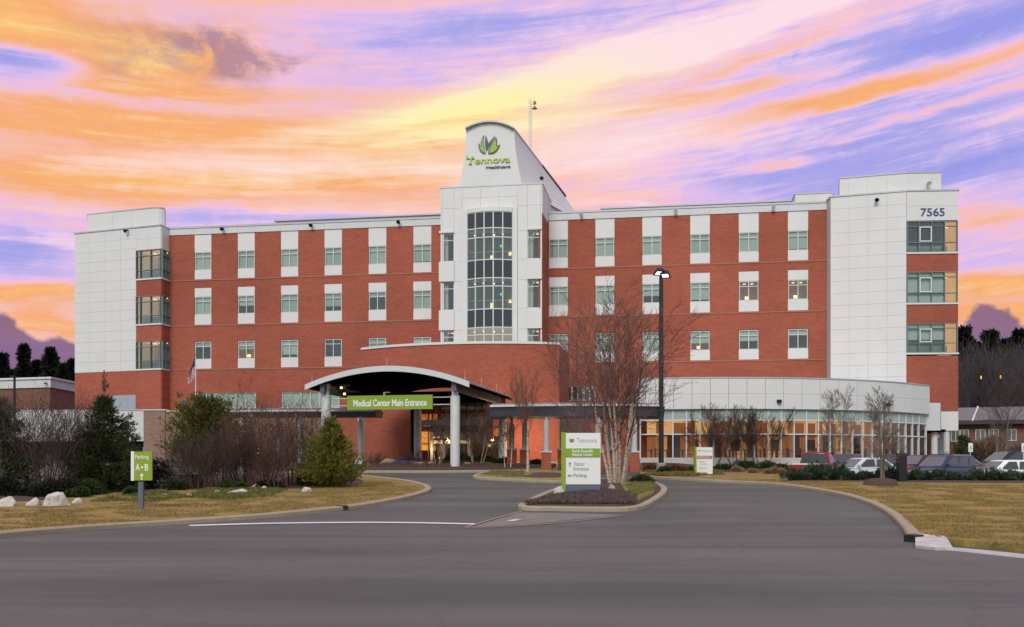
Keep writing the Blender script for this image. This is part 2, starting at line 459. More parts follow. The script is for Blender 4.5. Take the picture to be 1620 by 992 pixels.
# asphalt with streaky wear
def asphalt():
    m = bpy.data.materials.new('asphalt'); m.use_nodes = True; t = m.node_tree; p = t.nodes['Principled BSDF']
    g = t.nodes.new('ShaderNodeNewGeometry'); sp = t.nodes.new('ShaderNodeSeparateXYZ'); t.links.new(g.outputs['Position'], sp.inputs[0])
    x, y, z = (X(t, o) for o in sp.outputs)
    n1 = nz(t, comb(t, x*.05, y*.40 + x*.02, 0.0), 1.0, 5, .6, .6)
    n2 = nz(t, comb(t, x*.16, y*1.5, 5.0), 1.0, 4, .6, .3)
    n3 = nz(t, g.outputs['Position'], 34.0, 3, .7)
    n4 = nz(t, comb(t, x*.35, y*.35, 9.0), 1.0, 5, .65, .4)
    c = mixc(t, ((n1-.36)*3.6)._m('MAXIMUM', 0.0)._m('MINIMUM', 1.0), (.072, .081, .076), (.118, .123, .110))
    vo = t.nodes.new('ShaderNodeTexVoronoi'); vo.feature = 'DISTANCE_TO_EDGE'; vo.inputs['Scale'].default_value = .16
    wv_ = comb(t, x + n4*3.0, y + n4*4.0, 0.0) if 0 else None
    t.links.new(comb(t, x + (n4-.5)*5.0, y*1.2 + (n4-.5)*5.0, 0.0), vo.inputs['Vector'])
    crk = (X(t, vo.outputs['Distance'])*(-260.0) + 1.6)._m('MAXIMUM', 0.0)._m('MINIMUM', 1.0)*((n1-.5)*8.0+.35)._m('MAXIMUM', 0.0)._m('MINIMUM', 1.0)
    k = (n2-.5)*.42 + (n3-.5)*.55 + (n4-.5)*.42 + 1.0 - crk*.30
    vm = t.nodes.new('ShaderNodeVectorMath'); vm.operation = 'SCALE'; t.links.new(c, vm.inputs[0]); t.links.new(k.o, vm.inputs['Scale'])
    t.links.new(vm.outputs[0], p.inputs['Base Color'])
    rg = (n2-.5)*.3 + .62; t.links.new(rg.o, p.inputs['Roughness']); p.inputs['Specular IOR Level'].default_value = .18
    b = t.nodes.new('ShaderNodeBump'); b.inputs['Strength'].default_value = .35; b.inputs['Distance'].default_value = .01
    t.links.new(n3.o, b.inputs['Height']); t.links.new(b.outputs[0], p.inputs['Normal']); return m
ASPH = asphalt()
GRASS = mat('winter_grass', (.30, .185, .045), .95, var=.36, vscale=.9, col2=(.135, .130, .028), bump=.6, bscale=14, stretch=(1, 1.6, 1), c2lo=.40, c2hi=.68)
MULCH = mat('mulch', (.075, .042, .034), .95, var=.5, vscale=7, bump=.8, bscale=12)
FIELD = mat('far_ground', (.06, .055, .035), .95, var=.3, vscale=.05)
# road sheet: dense near, sparse far
def road_sheet():
    xs = [-900, -300, -120, -80]+[x for x in np.arange(-60, 61, 1.0)]+[80, 120, 300, 900]
    ys = [-60, -10, 0, 10, 20]+[y for y in np.arange(28, 96, 1.0)]+[110, 130]
    V = [(x, y, ground(x, y)) for y in ys for x in xs]; n = len(xs)
    Fc = [(j*n+i, j*n+i+1, (j+1)*n+i+1, (j+1)*n+i) for j in range(len(ys)-1) for i in range(n-1)]
    put('road', pm(V, Fc, ASPH, True), kind='structure')
    z = ground(0, 130)
    V = [(-4000, 130, z), (4000, 130, z), (4000, 4500, z-2), (-4000, 4500, z-2)]
    put('ground', pm(V, [(0, 1, 2, 3)], FIELD), kind='structure')
road_sheet()
P = lambda L: [G(*q) for q in L]
# left lawn
_k = G(-60, 856); _k2 = G(60, 845); lf = catmull([_k+(_k-_k2)*10, _k+(_k-_k2)*2]+P([(-60, 856), (60, 845), (180, 836), (300, 828), (420, 819), (540, 807), (610, 796), (655, 786), (676, 778), (672, 771), (645, 764), (600, 758), (545, 753), (480, 751)]), 5)
lawn_l = lf + [Vector((-22, 62)), Vector((-70, 62))]
sheet('lawn', lawn_l, GRASS, .125, kind='structure')
ribbon('kerb', lf, CONC, .30, .15, kind='structure')
# right lawn
rf = catmull(P([(1012, 756), (1060, 759), (1130, 763), (1200, 766.5), (1260, 772), (1310, 780), (1350, 789), (1385, 801), (1415, 818), (1434, 836), (1446, 853)]), 5)
rk = P([(1506, 863), (1560, 868), (1620, 873), (1760, 886)])
lawn_r = rf + P([(1462, 853), (1494, 855)]) + rk + [Vector((40, 21)), Vector((40, 52.9)), Vector((15, 53.2)), at(1236, 54)] + P([(1232, 748), (1232, 741)]) + [at(1012, 72)]
sheet('lawn', lawn_r, GRASS, .125, kind='structure')
ribbon('kerb', rf, CONC, .32, .15, kind='structure')
ribbon('kerb', catmull(P([(1470, 868.5), (1506, 869.5), (1560, 874.5), (1620, 881), (1700, 889), (1800, 899)]), 4), mat('gutter_concrete', (.46, .44, .41), .9, var=.25, vscale=1.5), .50, .03, kind='structure')
# monument island
mi_ = catmull(P([(826, 806), (880, 808), (940, 809), (1000, 808), (1026, 799), (1049, 782), (1046, 772), (1022, 764), (985, 760), (940, 762), (905, 769), (880, 778), (850, 791)]), 5, True)
sheet('planting_bed', mi_, MULCH, .12, .5, crown=.14, kind='structure')
ribbon('kerb', mi_, CONC, .30, .16, closed=True, kind='structure')
gi = catmull(P([(985, 772), (1012, 768), (1030, 775), (1036, 783), (1020, 793), (1003, 797), (990, 785)]), 4, True)
sheet('lawn', gi, mat('island_grass', (.20, .18, .04), .95, var=.3, vscale=2, bump=.6, bscale=14), .27, .5, crown=.05, kind='structure')
# second island behind
i2 = catmull(P([(752, 757), (800, 761), (870, 764), (905, 762), (918, 756), (900, 749), (830, 747.5), (775, 749)]), 5, True)
sheet('lawn', i2, mat('island_grass'if 0 else 'yellow_green_grass', (.24, .20, .05), .95, var=.3, vscale=2), .13, .5, crown=.12, kind='structure')
ribbon('kerb', i2, CONC, .30, .15, closed=True, kind='structure')
m2 = catmull(P([(825, 759), (868, 761), (895, 758), (880, 753), (835, 753)]), 4, True)
sheet('planting_bed', m2, MULCH, .20, .5, crown=.08, kind='structure')
# entrance bed
eb_front = catmull(P([(440, 749.5), (520, 748.5), (600, 748), (700, 748), (780, 747), (840, 745.5), (872, 743)]), 5)
eb = eb_front + [at(880, 73), at(700, 72), at(560, 72), at(440, 72)]
sheet('planting_bed', eb, MULCH, .13, 1.0, crown=.25, kind='structure')
ribbon('kerb', eb_front, CONC, .30, .15, kind='structure')
# shrub beds on the left (dark mulch) and by the glazed wing
lb = catmull(P([(-60, 800), (60, 797), (150, 786), (260, 778), (340, 774), (430, 777), (520, 776), (575, 768), (560, 758)]), 4)
sheet('planting_bed', lb+[Vector((-14, 61)), Vector((-60, 61))], MULCH, .135, 1.0, crown=.12, kind='structure')
rb = P([(1016, 750), (1100, 748), (1180, 749), (1230, 751)])
sheet('planting_bed', rb+[at(1236, 73), at(1016, 74)], MULCH, .14, 1.0, crown=.12, kind='structure')
hb = [at(1236, 51.8), at(1320, 50.8), at(1450, 49.8), at(1700, 48.6), at(1700, 52.0), at(1450, 52.9), at(1236, 54)]
sheet('planting_bed', hb, MULCH, .14, 1.0, crown=.10, kind='structure')
# concrete inlet apron, stop line, worn yellow lines, gutter
ap = P([(1448, 867), (1448, 856), (1453, 852.5), (1492, 855), (1498, 859), (1507, 870), (1480, 871)])
bm_v = [Vector((p.x, p.y, ground(p.x, p.y)+(.13 if i_ in (1, 2, 3, 4) else .06))) for i_, p in enumerate(ap)]+[Vector((p.x, p.y, ground(p.x, p.y)-.1)) for p in ap]
n = len(ap); put('drain_apron', pm(bm_v, [tuple(range(n))]+[(i, (i+1) % n, n+(i+1) % n, n+i) for i in range(n)], MATS['gutter_concrete2'] if 'gutter_concrete2' in MATS else mat('gutter_concrete2', (.50, .475, .44), .9, var=.25, vscale=2.5)), label='pale concrete drain apron at the near end of the right kerb', cat='drain apron')
def stripe(name, pts, w, mt, up):
    V = []; pts = [Vector(p) for p in pts]
    for i, p in enumerate(pts):
        a = pts[max(0, i-1)]; b = pts[min(len(pts)-1, i+1)]; d = (b-a).normalized(); n = Vector((-d.y, d.x))
        for s_ in (-w/2, w/2): q = p+n*s_; V.append((q.x, q.y, ground(p.x, p.y)+up))
    Fc = [(2*i, 2*i+1, 2*i+3, 2*i+2) for i in range(len(pts)-1)]
    return put(name, pm(V, Fc, mt), kind='structure')
stripe('stop_line', catmull(P([(300, 832), (420, 828.5), (560, 827), (660, 827.5), (752, 829.5)]), 5), .60, WPAINT, .012)
cp = P([(760, 829), (822, 811), (900, 812), (985, 815), (900, 823), (840, 830), (740, 835)])
sheet('road_patch', cp, mat('worn_concrete', (.185, .165, .155), .9, var=.2, vscale=1.2), .006, 1.0, kind='structure')
stripe('road_marking', catmull(P([(734, 836), (800, 834), (880, 828), (985, 816)]), 5), .16, YPAINT, .014)
stripe('road_marking', P([(736, 835), (782, 821), (826, 809)]), .12, YPAINT, .016)
stripe('road_marking', P([(806, 825), (820, 822)]), .25, CONCW, .014)
# drain inlets in the kerbs
def drain(px, py, w, label, ang):
    b = base(px, py); F = Fr((b.x, b.y), (math.cos(ang), math.sin(ang)))
    e = empty('kerb_drain', b, label, 'drain')
    mb = MB(); mb.box(F, -w/2, w/2, -.14, .165, b.z-.2, b.z+.149); mb.build('inlet', BLACKM, e)
    mb = MB(); mb.box(F, -w/2, w/2, -.15, .12, b.z+.150, b.z+.168); mb.build('inlet_lid', mat('dark_iron', (.05, .04, .04), .7), e)
drain(541, 807, .40, 'black kerb drain in the left lawn kerb', R(16))
drain(1446, 857, .30, 'dark kerb drain beside the pale concrete apron on the right', R(-62))

# ================================================================== the hospital
e_u = (math.cos(TH), -math.sin(TH))
F0 = Fr((0, 92.3), e_u)                     # main facade; a = 0 in line with the camera
hosp = empty('hospital_building', F0.p(0, 0, .6), 'five-storey red brick hospital with white panelled towers and rows of square windows', 'hospital')
GZ = 0.3
def wall(name, F, a0, a1, z0, z1, holes, mt, parent, o=0.0, th=.3):
    """brick wall sheet with real openings and their reveals"""
    A = sorted({a0, a1, *[min(max(h[i], a0), a1) for h in holes for i in (0, 1)]}); Z = sorted({z0, z1, *[min(max(h[i], z0), z1) for h in holes for i in (2, 3)]})
    V = []; Fc = []
    def q(*p):
        n = len(V); V.extend(p); Fc.append((n, n+1, n+2, n+3))
    for i in range(len(A)-1):
        for j in range(len(Z)-1):
            ca, cz = (A[i]+A[i+1])/2, (Z[j]+Z[j+1])/2
            if any(h[0] < ca < h[1] and h[2] < cz < h[3] for h in holes): continue
            q(F.p(A[i], o, Z[j]), F.p(A[i+1], o, Z[j]), F.p(A[i+1], o, Z[j+1]), F.p(A[i], o, Z[j+1]))
    for h in holes:
        b0, b1, y0, y1 = h[:4]
        for (u0, v0, u1, v1) in ((b0, y0, b1, y0), (b1, y0, b1, y1), (b1, y1, b0, y1), (b0, y1, b0, y0)):
            q(F.p(u0, o, v0), F.p(u1, o, v1), F.p(u1, o-th, v1), F.p(u0, o-th, v0))
    return put(name, pm(V, Fc, mt), parent)
def room(F, a0, a1, z0, z1, o, depth, mt, parent, name='interior'):
    V = [F.p(a, oo, z) for oo in (o, o-depth) for z in (z0, z1) for a in (a0, a1)]
    return put(name, pm(V, [(4, 5, 7, 6), (0, 4, 6, 2), (1, 3, 7, 5), (0, 1, 5, 4), (2, 6, 7, 3)], mt), parent)
rw = random.Random(3)
def window(F, a0, a1, z0, z1, o, parent, blind=1.0, lit=0, cols=2, transom=.27, inner=None, name='window', split=None, fmat=TRIM, pane=PANE, depth=1.3):
    """frame + panes + blind + the room behind"""
    fw = .06; mb = MB()
    mb.box(F, a0, a1, o-.10, o, z0, z0+fw); mb.box(F, a0, a1, o-.10, o, z1-fw, z1)
    mb.box(F, a0, a0+fw, o-.10, o-.002, z0+fw, z1-fw); mb.box(F, a1-fw, a1, o-.10, o-.002, z0+fw, z1-fw)
    zt = z1 - (z1-z0)*transom
    cs = [a0+fw+(a1-a0-2*fw)*i/cols for i in range(cols+1)]
    if split: cs = [a0+fw]+[a0+(a1-a0)*s for s in split]+[a1-fw]
    for c in cs[1:-1]: mb.box(F, c-.032, c+.032, o-.09, o-.004, z0+fw, z1-fw)
    if transom: mb.box(F, a0+fw, a1-fw, o-.09, o-.008, zt-.028, zt+.028)
    w = mb.build(name, fmat, parent)
    zs = [z0+fw, zt, z1-fw] if transom else [z0+fw, z1-fw]
    for i in range(len(cs)-1):
        for j in range(len(zs)-1):
            box(F, 'pane', pane, cs[i]+.01, cs[i+1]-.01, o-.06, o-.05, zs[j]+.01, zs[j+1]-.01, w)
    if blind > 0: box(F, 'blind', rw.choice([BLIND, BLIND, BLIND2, BLIND3]), a0+.06, a1-.06, o-.17, o-.155, z1-.06-(z1-z0-.12)*blind, z1-.06, w)
    room(F, a0+.03, a1-.03, z0+.03, z1-.03, o-.20, depth, mat('glowing_brown_room', (.30, .20, .14), .9, emit=s8(190, 120, 70), estr=.14) if lit == 2 else (ROOMM if lit else ROOMD), w)  # lamp light put into the walls
    if lit:
        for k in range(2):
            aa = a0+(a1-a0)*(.3+.4*k); box(F, 'ceiling_lamp', LAMP, aa-.12, aa+.12, o-.9, o-.6, z1-.16, z1-.12, w)
        if lit == 2: box(F, 'table_lamp', LAMP, a0+.55, a0+.85, o-1.0, o-.8, z0+.25, z0+.50, w)
    return w

# window bays of the main facade
bays_l = [F0.a(p) for p in (321, 389.5, 458, 527, 597, 668)]
bays_r = [F0.a(p) for p in (883.5, 957, 1031.5, 1107.5, 1184.5, 1262.5)]
HWD = .86
A_L, A_M0, A_M1, A_R = F0.a(266), F0.a(700), F0.a(866), F0.a(1316)
holes = []
for a in bays_l+bays_r:
    holes += [(a-HWD, a+HWD, 18.10, 22.42), (a-HWD, a+HWD, 13.74, 17.28), (a-HWD, a+HWD, 9.52, 12.14)]
# first floor ribbon windows
zr0, zr1 = 5.72, 7.18
rib = [(F0.a(311), F0.a(404.5), zr0, zr1), (F0.a(445), F0.a(537), zr0, zr1), (F0.a(286), F0.a(297.5), F0.z(290, 651)+.0, F0.z(290, 632)), (F0.a(886), F0.a(942), F0.z(900, 634), F0.z(900, 611))]
wall('brick_wall', F0, A_L-1.0, A_R+.6, GZ-1, 22.40, holes+rib, BRICK, hosp)
# inner shell and roof
mb = MB(); mb.box(F0, A_L-1.0, A_R+.6, -20, -1.9, GZ-1, 22.5); mb.build('inner_shell', ROOMD, hosp)
mb = MB(); mb.box(F0, A_L-1.0, A_R+.6, -20.2, -.35, 22.52, 22.75); mb.build('roof', ROOF, hosp)
styles = {}
for r, (z0, z1) in enumerate(((18.98, 20.70), (14.70, 16.42), (10.40, 12.10))):
    for i, a in enumerate(bays_l+bays_r):
        bl, lit = (1.0, 0)
        if (r, i) in ((1, 1),): bl = .55
        elif (r, i) in ((1, 3),): bl = .72
        elif (r, i) == (1, 4): bl = .22
        elif (r, i) == (2, 0): bl, lit = .28, 0
        elif (r, i) == (2, 1): bl, lit = .45, 2
        elif (r, i) == (2, 2): bl = .82
        elif (r, i) == (2, 3): bl = .0
        elif (r, i) == (1, 8): bl = .62
        elif (r, i) == (1, 9): bl = .90
        elif (r, i) in ((1, 10), (1, 11)): bl, lit = .0, 2
        elif (r, i) == (2, 9): bl, lit = .62, 2
        elif (r, i) == (2, 10): bl = .55
        elif (r, i) == (2, 11): bl = .32
        elif rw.random() < .2: bl = .93
        window(F0, a-HWD+.035, a+HWD-.035, z0, z1, -.05, hosp, bl, lit)
        # white surrounds: panel under, side strips, panel over
        zb = (18.10, 13.74, 9.52)[r]; zt = (22.42, 17.28, 12.14)[r]
        box(F0, 'spandrel_panel', WHITE, a-HWD, a+HWD, -.14, -.03, zb, z0-.01, hosp)
        if r < 2: box(F0, 'spandrel_panel', WHITE, a-HWD, a+HWD, -.14, -.03, z1+.01, zt, hosp)
# string courses
for z in (18.03, 13.66, 9.44):
    for (b0, b1) in ((A_L, A_M0), (A_M1, A_R)):
        if z > 18: pass
        box(F0, 'string_course', STRING, b0, b1, -.02, .05, z-.07, z+.02, hosp)
# parapet band: panels between strip lines
edges = []
for seg, lo, hi in ((bays_l, A_L, A_M0), (bays_r, A_M1, A_R)):
    E_ = [lo]
    for a in seg: E_ += [a-HWD, a+HWD]
    E_ = [e for e in E_ if lo <= e < hi-.3]+[hi]
    for p, q in zip(E_[:-1], E_[1:]):
        if q-p < .25: continue
        box(F0, 'parapet_panel', WHITE2, p+.008, q-.008, -.3, .06, 22.42, 22.99, hosp)
    box(F0, 'parapet_coping', COPING, lo-.05, hi+.05, -.36, .11, 23.01, 23.18, hosp)
    box(F0, 'parapet_wall', JOINT, lo, hi, -.28, .035, 22.44, 23.0, hosp)
# set-back roof decks behind the parapet
box(F0, 'penthouse_wall', WHITE2, F0.a(438, -3), A_M0+1, -9, -3, 22.76, 24.10, hosp)
box(F0, 'penthouse_roof_edge', COPING, F0.a(434, -3), A_M0+1, -9.3, -2.8, 24.11, 24.24, hosp)
box(F0, 'penthouse_wall', WHITE2, F0.a(953, -3), F0.a(1249, -3), -9, -3, 22.76, 24.00, hosp)
box(F0, 'penthouse_roof_edge', COPING, F0.a(950, -3), F0.a(1252, -3), -9.3, -2.8, 24.01, 24.14, hosp)
box(F0, 'penthouse_wall', WHITE, F0.a(1258), A_R, -2.5, -.02, 23.19, 23.85, hosp)
box(F0, 'penthouse_roof_edge', COPING, F0.a(1257), A_R, -2.55, .03, 23.86, 23.96, hosp)
# wall-mounted cameras / floodlights near the parapet
def flood(F, px, py, o=.06, mt=BLACKM, parent=hosp, s=1.0):
    a = F.a(px, o); z = F.z(px, py, o); c = F.p(a, o, z)
    mb = MB(); mb.box(F, a-.05*s, a+.05*s, o, o+.30*s, z+.02, z+.10*s)
    nn = Vector((-F.n.x, -F.n.y, -.7)).normalized(); c2 = F.p(a, o+.30*s, z+.04)
    mb.tube(c2-nn*.12*s, c2+nn*.22*s, .07*s, .19*s, 10)
    mb.build('flood_light', mt, parent)
for px, py in ((354, 363), (494, 357), (632, 352)): flood(F0, px, py)
for px, py in ((920, 340), (1069, 335), (1223, 329)): flood(F0, px, py, mt=(mat('pale_metal', (.6, .6, .62), .4)))
# ribbon windows
for (a0, a1, z0, z1), nu in ((rib[0], 3), (rib[1], 3)):
    wd = (a1-a0)/nu
    for i in range(nu):
        window(F0, a0+i*wd+.03, a0+(i+1)*wd-.03, z0, z1, -.06, hosp, .97, 0, 2, 0)
    box(F0, 'window_sill', TRIM, a0-.1, a1+.1, -.1, .10, z0-.14, z0-.02, hosp)
a0, a1, z0, z1 = rib[2]; window(F0, a0, a1, z0, z1, -.04, hosp, 0, 0, 1, 0)
a0, a1, z0, z1 = rib[3]; wd = (a1-a0)/3
for i in range(3): window(F0, a0+i*wd+.02, a0+(i+1)*wd-.02, z0, z1, -.06, hosp, 0, 1 if i == 2 else 0, 2, 0)

# ---- generic panelled face
def panels(F, A, Z, mt, parent, o=0.0, gap=.013, th=.06, name='wall_panel', skip=None):
    for i in range(len(A)-1):
        for j in range(len(Z)-1):
            if skip and skip(i, j): continue
            box(F, name, mt, A[i]+gap/2, A[i+1]-gap/2, o, o+th, Z[j]+gap/2, Z[j+1]-gap/2, parent)
def lins(a, b, n): return [a+(b-a)*i/n for i in range(n+1)]
# ---- generic glazed grid
def glazing(F, A, Z, o, parent, mul=.06, mt=TRIM, name='curtain_wall', pmat=None, tmul=None, pr=.08):
    tmul = tmul or mul; mb = MB()
    for a in A: mb.box(F, a-mul/2, a+mul/2, o-.12, o+pr, Z[0], Z[-1])
    for z in Z: mb.box(F, A[0]-mul/2, A[-1]+mul/2, o-.11, o+pr-.006, z-tmul/2, z+tmul/2)
    w = mb.build(name, mt, parent)
    for i in range(len(A)-1):
        for j in range(len(Z)-1):
            box(F, 'pane', pmat(i, j) if pmat else PANE, A[i]+.005, A[i+1]-.005, o-.02, o, Z[j]+.005, Z[j+1]-.005, w)
    return w
def solid(name, pts, z0, z1, mt, parent=None, **kw):
    """plan polygon extruded; z1 may be a list"""
    n = len(pts); zt = z1 if isinstance(z1, (list, tuple)) else [z1]*n
    V = [(p[0], p[1], z0) for p in pts]+[(p[0], p[1], zt[i]) for i, p in enumerate(pts)]
    return put(name, pm(V, [tuple(range(n-1, -1, -1)), tuple(range(n, 2*n))]+[(i, (i+1) % n, n+(i+1) % n, n+i) for i in range(n)], mt), parent, **kw)

# ---- left corner tower
LA = at(119, 99.7); LC = at(255, 96.2); LD = F0.p(F0.a(267), 0).xy
FL = Fr.between(LA, LC); FLR = Fr.between(LC, LD)
l_len = (LC-LA).length; r_len = (LD-LC).length
ag = FL.a(216)
zb = 9.31
Zs = [zb+.02]+[zb+.02+(23.0-zb-.02)*k/14 for k in range(1, 15)]
LG = [(18.10, 20.80), (13.75, 16.42), (9.46, 12.10)]
backL = [LA+Vector((6, 16)), LD+Vector((3, 14))]
solid('tower_core', [FL.p(0, -.01).xy, FL.p(ag, -.01).xy, FL.p(ag, -3.4).xy, FLR.p(r_len, -3.4).xy+Vector((.2, 2.0)), backL[1], backL[0]], -1, 23.0, JOINT, hosp)
panels(FL, [0]+lins(0, ag, 4)[1:], Zs, WHITE, hosp)
box(FL, 'brick_base', BRICK, 0, ag, -.3, .05, -1, zb, hosp)
box(FL, 'brick_base', BRICK, ag, l_len, -.3, .08, -1, LG[2][0]-.12, hosp)
box(FLR, 'brick_base', BRICK, 0.0, r_len, -.3, .078, -1, LG[2][0]-.12, hosp)
aw0, aw1 = FL.a(178), FL.a(215.5)
panels(FL, lins(aw0, aw1, 3), [FL.z(200, 651), FL.z(200, 625)], mat('grey_louvre_panel', (.36, .39, .44), .4), hosp, o=.06, th=.02)
# top band over the corner bay (rounded corner) and upper box
panels(FL, lins(ag, l_len, 2), [20.85, 21.9, 22.98], WHITE, hosp)
panels(FLR, [0, r_len], [20.85, 21.9, 22.98], WHITE, hosp)
solid('tower_cap', [FL.p(ag, -.01).xy, FL.p(l_len-.02, -.01).xy, FLR.p(r_len, -.01).xy, backL[1], FL.p(ag, -5).xy], 20.84, 23.0, JOINT, hosp)
solid('parapet_coping', [FL.p(-.06, .12).xy, FL.p(l_len+.06, .12).xy, FLR.p(r_len, .10).xy, backL[1], backL[0]], 23.01, 23.14, COPING, hosp)
ub0 = FL.a(138, -.6); ubr = FL.a(254, -.6)
pts = [FL.p(ub0, -.6).xy]; 
c = FL.p(ubr-.9, -1.5).xy
rc = [c + Vector((math.cos(t), math.sin(t)))*.9 for t in [FL.ang-math.pi/2+math.pi/2*k/5 for k in range(6)]]
pts = [FL.p(ub0, -.6).xy]+rc[:-1]+[at(261.5, 98.6), at(262, 99.4), at(262, 108), at(140, 112)]
solid('penthouse_wall', pts, 23.15, 24.95, WHITE, hosp)
solid('penthouse_roof_edge', [p+(p-c).normalized()*.04 for p in pts], 24.96, 25.08, COPING, hosp)
mb = MB()
for k in (.35, .62): 
    aa = ub0+(ubr-ub0)*k; mb.box(FL, aa-.015, aa+.015, -.62, -.59, 23.2, 24.9)
mb.build('panel_joint', JOINT, hosp)
flood(FL, 203, 366)
# floors, glazing and brick spandrels of the corner bay
for k, (z0, z1) in enumerate(LG):
    box(FL, 'window_sill', TRIM, ag-.05, l_len+.12, -.2, .14, z0-.14, z0, hosp)
    box(FLR, 'window_sill', TRIM, .12, r_len, -.2, .138, z0-.139, z0-.001, hosp)
    zt = z1-.55; zm = z0+.78
    glazing(FL, [ag+.04, ag+.52, ag+1.72, l_len-.03], [z0+.03, zm, zt, z1-.03], 0, hosp, .055, MULG, 'corner_window', pr=.14)
    glazing(FLR, [.06, r_len*.5, r_len-.08], [z0+.03, zm, zt, z1-.03], 0, hosp, .055, MULG, 'corner_window', pr=.14)
    mb = MB()
    mb.poly([FL.p(ag, 0, z0), FL.p(l_len, 0, z0), FLR.p(r_len, 0, z0), FLR.p(r_len, -3, z0), FL.p(ag, -3.2, z0)])
    mb.poly([FL.p(ag, -3.2, z1), FLR.p(r_len, -3, z1), FLR.p(r_len, 0, z1), FL.p(l_len, 0, z1), FL.p(ag, 0, z1)])
    mb.poly([FL.p(ag, 0, z0), FL.p(ag, -3.2, z0), FL.p(ag, -3.2, z1), FL.p(ag, 0, z1)])
    mb.poly([FL.p(ag, -3.2, z0), FLR.p(r_len, -3, z0), FLR.p(r_len, -3, z1), FL.p(ag, -3.2, z1)])
    mb.build('interior', ROOMW, hosp)
    box(FL, 'interior_column', ROOMM, ag+1.9, ag+2.15, -1.5, -1.2, z0, z1, hosp)
    box(FL, 'interior_desk', ROOMD, ag+.3, l_len-.5, -1.2, -.5, z0, z0+.75, hosp)
    for t in (1.2, 1.9, 2.5):
        box(FL, 'ceiling_lamp', LAMP, ag+t-.12, ag+t+.12, -1.3, -1.0, z1-.14, z1-.08, hosp)
    if k < 2:
        box(FL, 'brick_spandrel', BRICK, ag, l_len+.06, -.3, .06, LG[k+1][1]+.001, z0-.145, hosp)
        box(FLR, 'brick_spandrel', BRICK, .06, r_len, -.3, .058, LG[k+1][1]+.002, z0-.146, hosp)

# ---- right corner tower
RA = at(1314, 86.6); RB = at(1434, 84.75); RC = at(1515, 84.5); 
FR1 = Fr.between(RA, RB); FR2 = Fr.between(RB, RC)
l1 = (RB-RA).length; l2 = (RC-RB).length
solid('tower_core', [RA+Vector((.02, .01)), RB+Vector((0, .02)), FR2.p(0, -3.2).xy, FR2.p(l2, -3.2).xy, RC+Vector((1.4, 14)), RA+Vector((.6, 14))], -1, 23.1, JOINT, hosp)
Zr = [5.6]+[5.6+(23.12-5.6)*k/17 for k in range(1, 18)]
panels(FR1, lins(0, l1, 4), Zr, WHITE, hosp)
solid('brick_side', [FR2.p(l2-.02, .03).xy, FR2.p(l2+.0, .03).xy+Vector((1.4, 14)), RC+Vector((.8, 14)), FR2.p(l2-.3, -.3).xy], 3.2, 9.2, BRICK, hosp)
box(FR2, 'brick_base', BRICK, .02, l2+.02, -.4, .07, 4.72, 9.36, hosp)
box(FR2, 'white_base', WHITE, FR2.a(1488), l2+.02, -.4, .09, 3.10, 4.70, hosp)
zz7 = 20.66
panels(FR2, [.0, l2], [zz7+.02, 21.9], WHITE, hosp); panels(FR2, [.0, l2], [21.9, 23.12], WHITE, hosp)
solid('tower_cap', [FR2.p(0.02, -.01).xy, FR2.p(l2-.02, -.01).xy, RC+Vector((1.3, 13.9)), FR2.p(.02, -6).xy], zz7+.01, 23.11, JOINT, hosp)
solid('parapet_coping', [RA+Vector((-.06, -.12)), RB+Vector((0, -.12)), RC+Vector((.1, -.12)), RC+Vector((1.45, 14)), RA+Vector((.6, 14))], 23.13, 23.26, COPING, hosp)
u0, u1, um = FR1.a(1328, -.5), FR1.a(1434, -.5), FR2.a(1489, -.5)
solid('penthouse_wall', [FR1.p(u0, -.5).xy, FR1.p(u1, -.5).xy, FR2.p(um, -.5).xy, FR2.p(um, -10).xy, FR1.p(u0, -11).xy], 23.27, 24.8, WHITE, hosp)
solid('penthouse_roof_edge', [FR1.p(u0-.05, -.45).xy, FR1.p(u1, -.45).xy, FR2.p(um+.05, -.45).xy, FR2.p(um+.05, -10).xy, FR1.p(u0-.05, -11).xy], 24.81, 24.92, COPING, hosp)
mb = MB()
for px in (1342, 1372, 1403): aa = FR1.a(px, -.5); mb.box(FR1, aa-.014, aa+.014, -.52, -.49, 23.3, 24.78)
for px in (1434, 1474): aa = FR2.a(px, -.5); mb.box(FR2, aa-.014, aa+.014, -.52, -.49, 23.3, 24.78)
mb.build('panel_joint', JOINT, hosp)
flood(FR1, 1387, 317); flood(FR2, 1467, 291, o=-.48, mt=MATS['pale_metal'])
RG = [(FR2.z(1470, 400), FR2.z(1470, 350.5)), (FR2.z(1470, 480), FR2.z(1470, 430.5)), (FR2.z(1470, 559), FR2.z(1470, 511.5))]
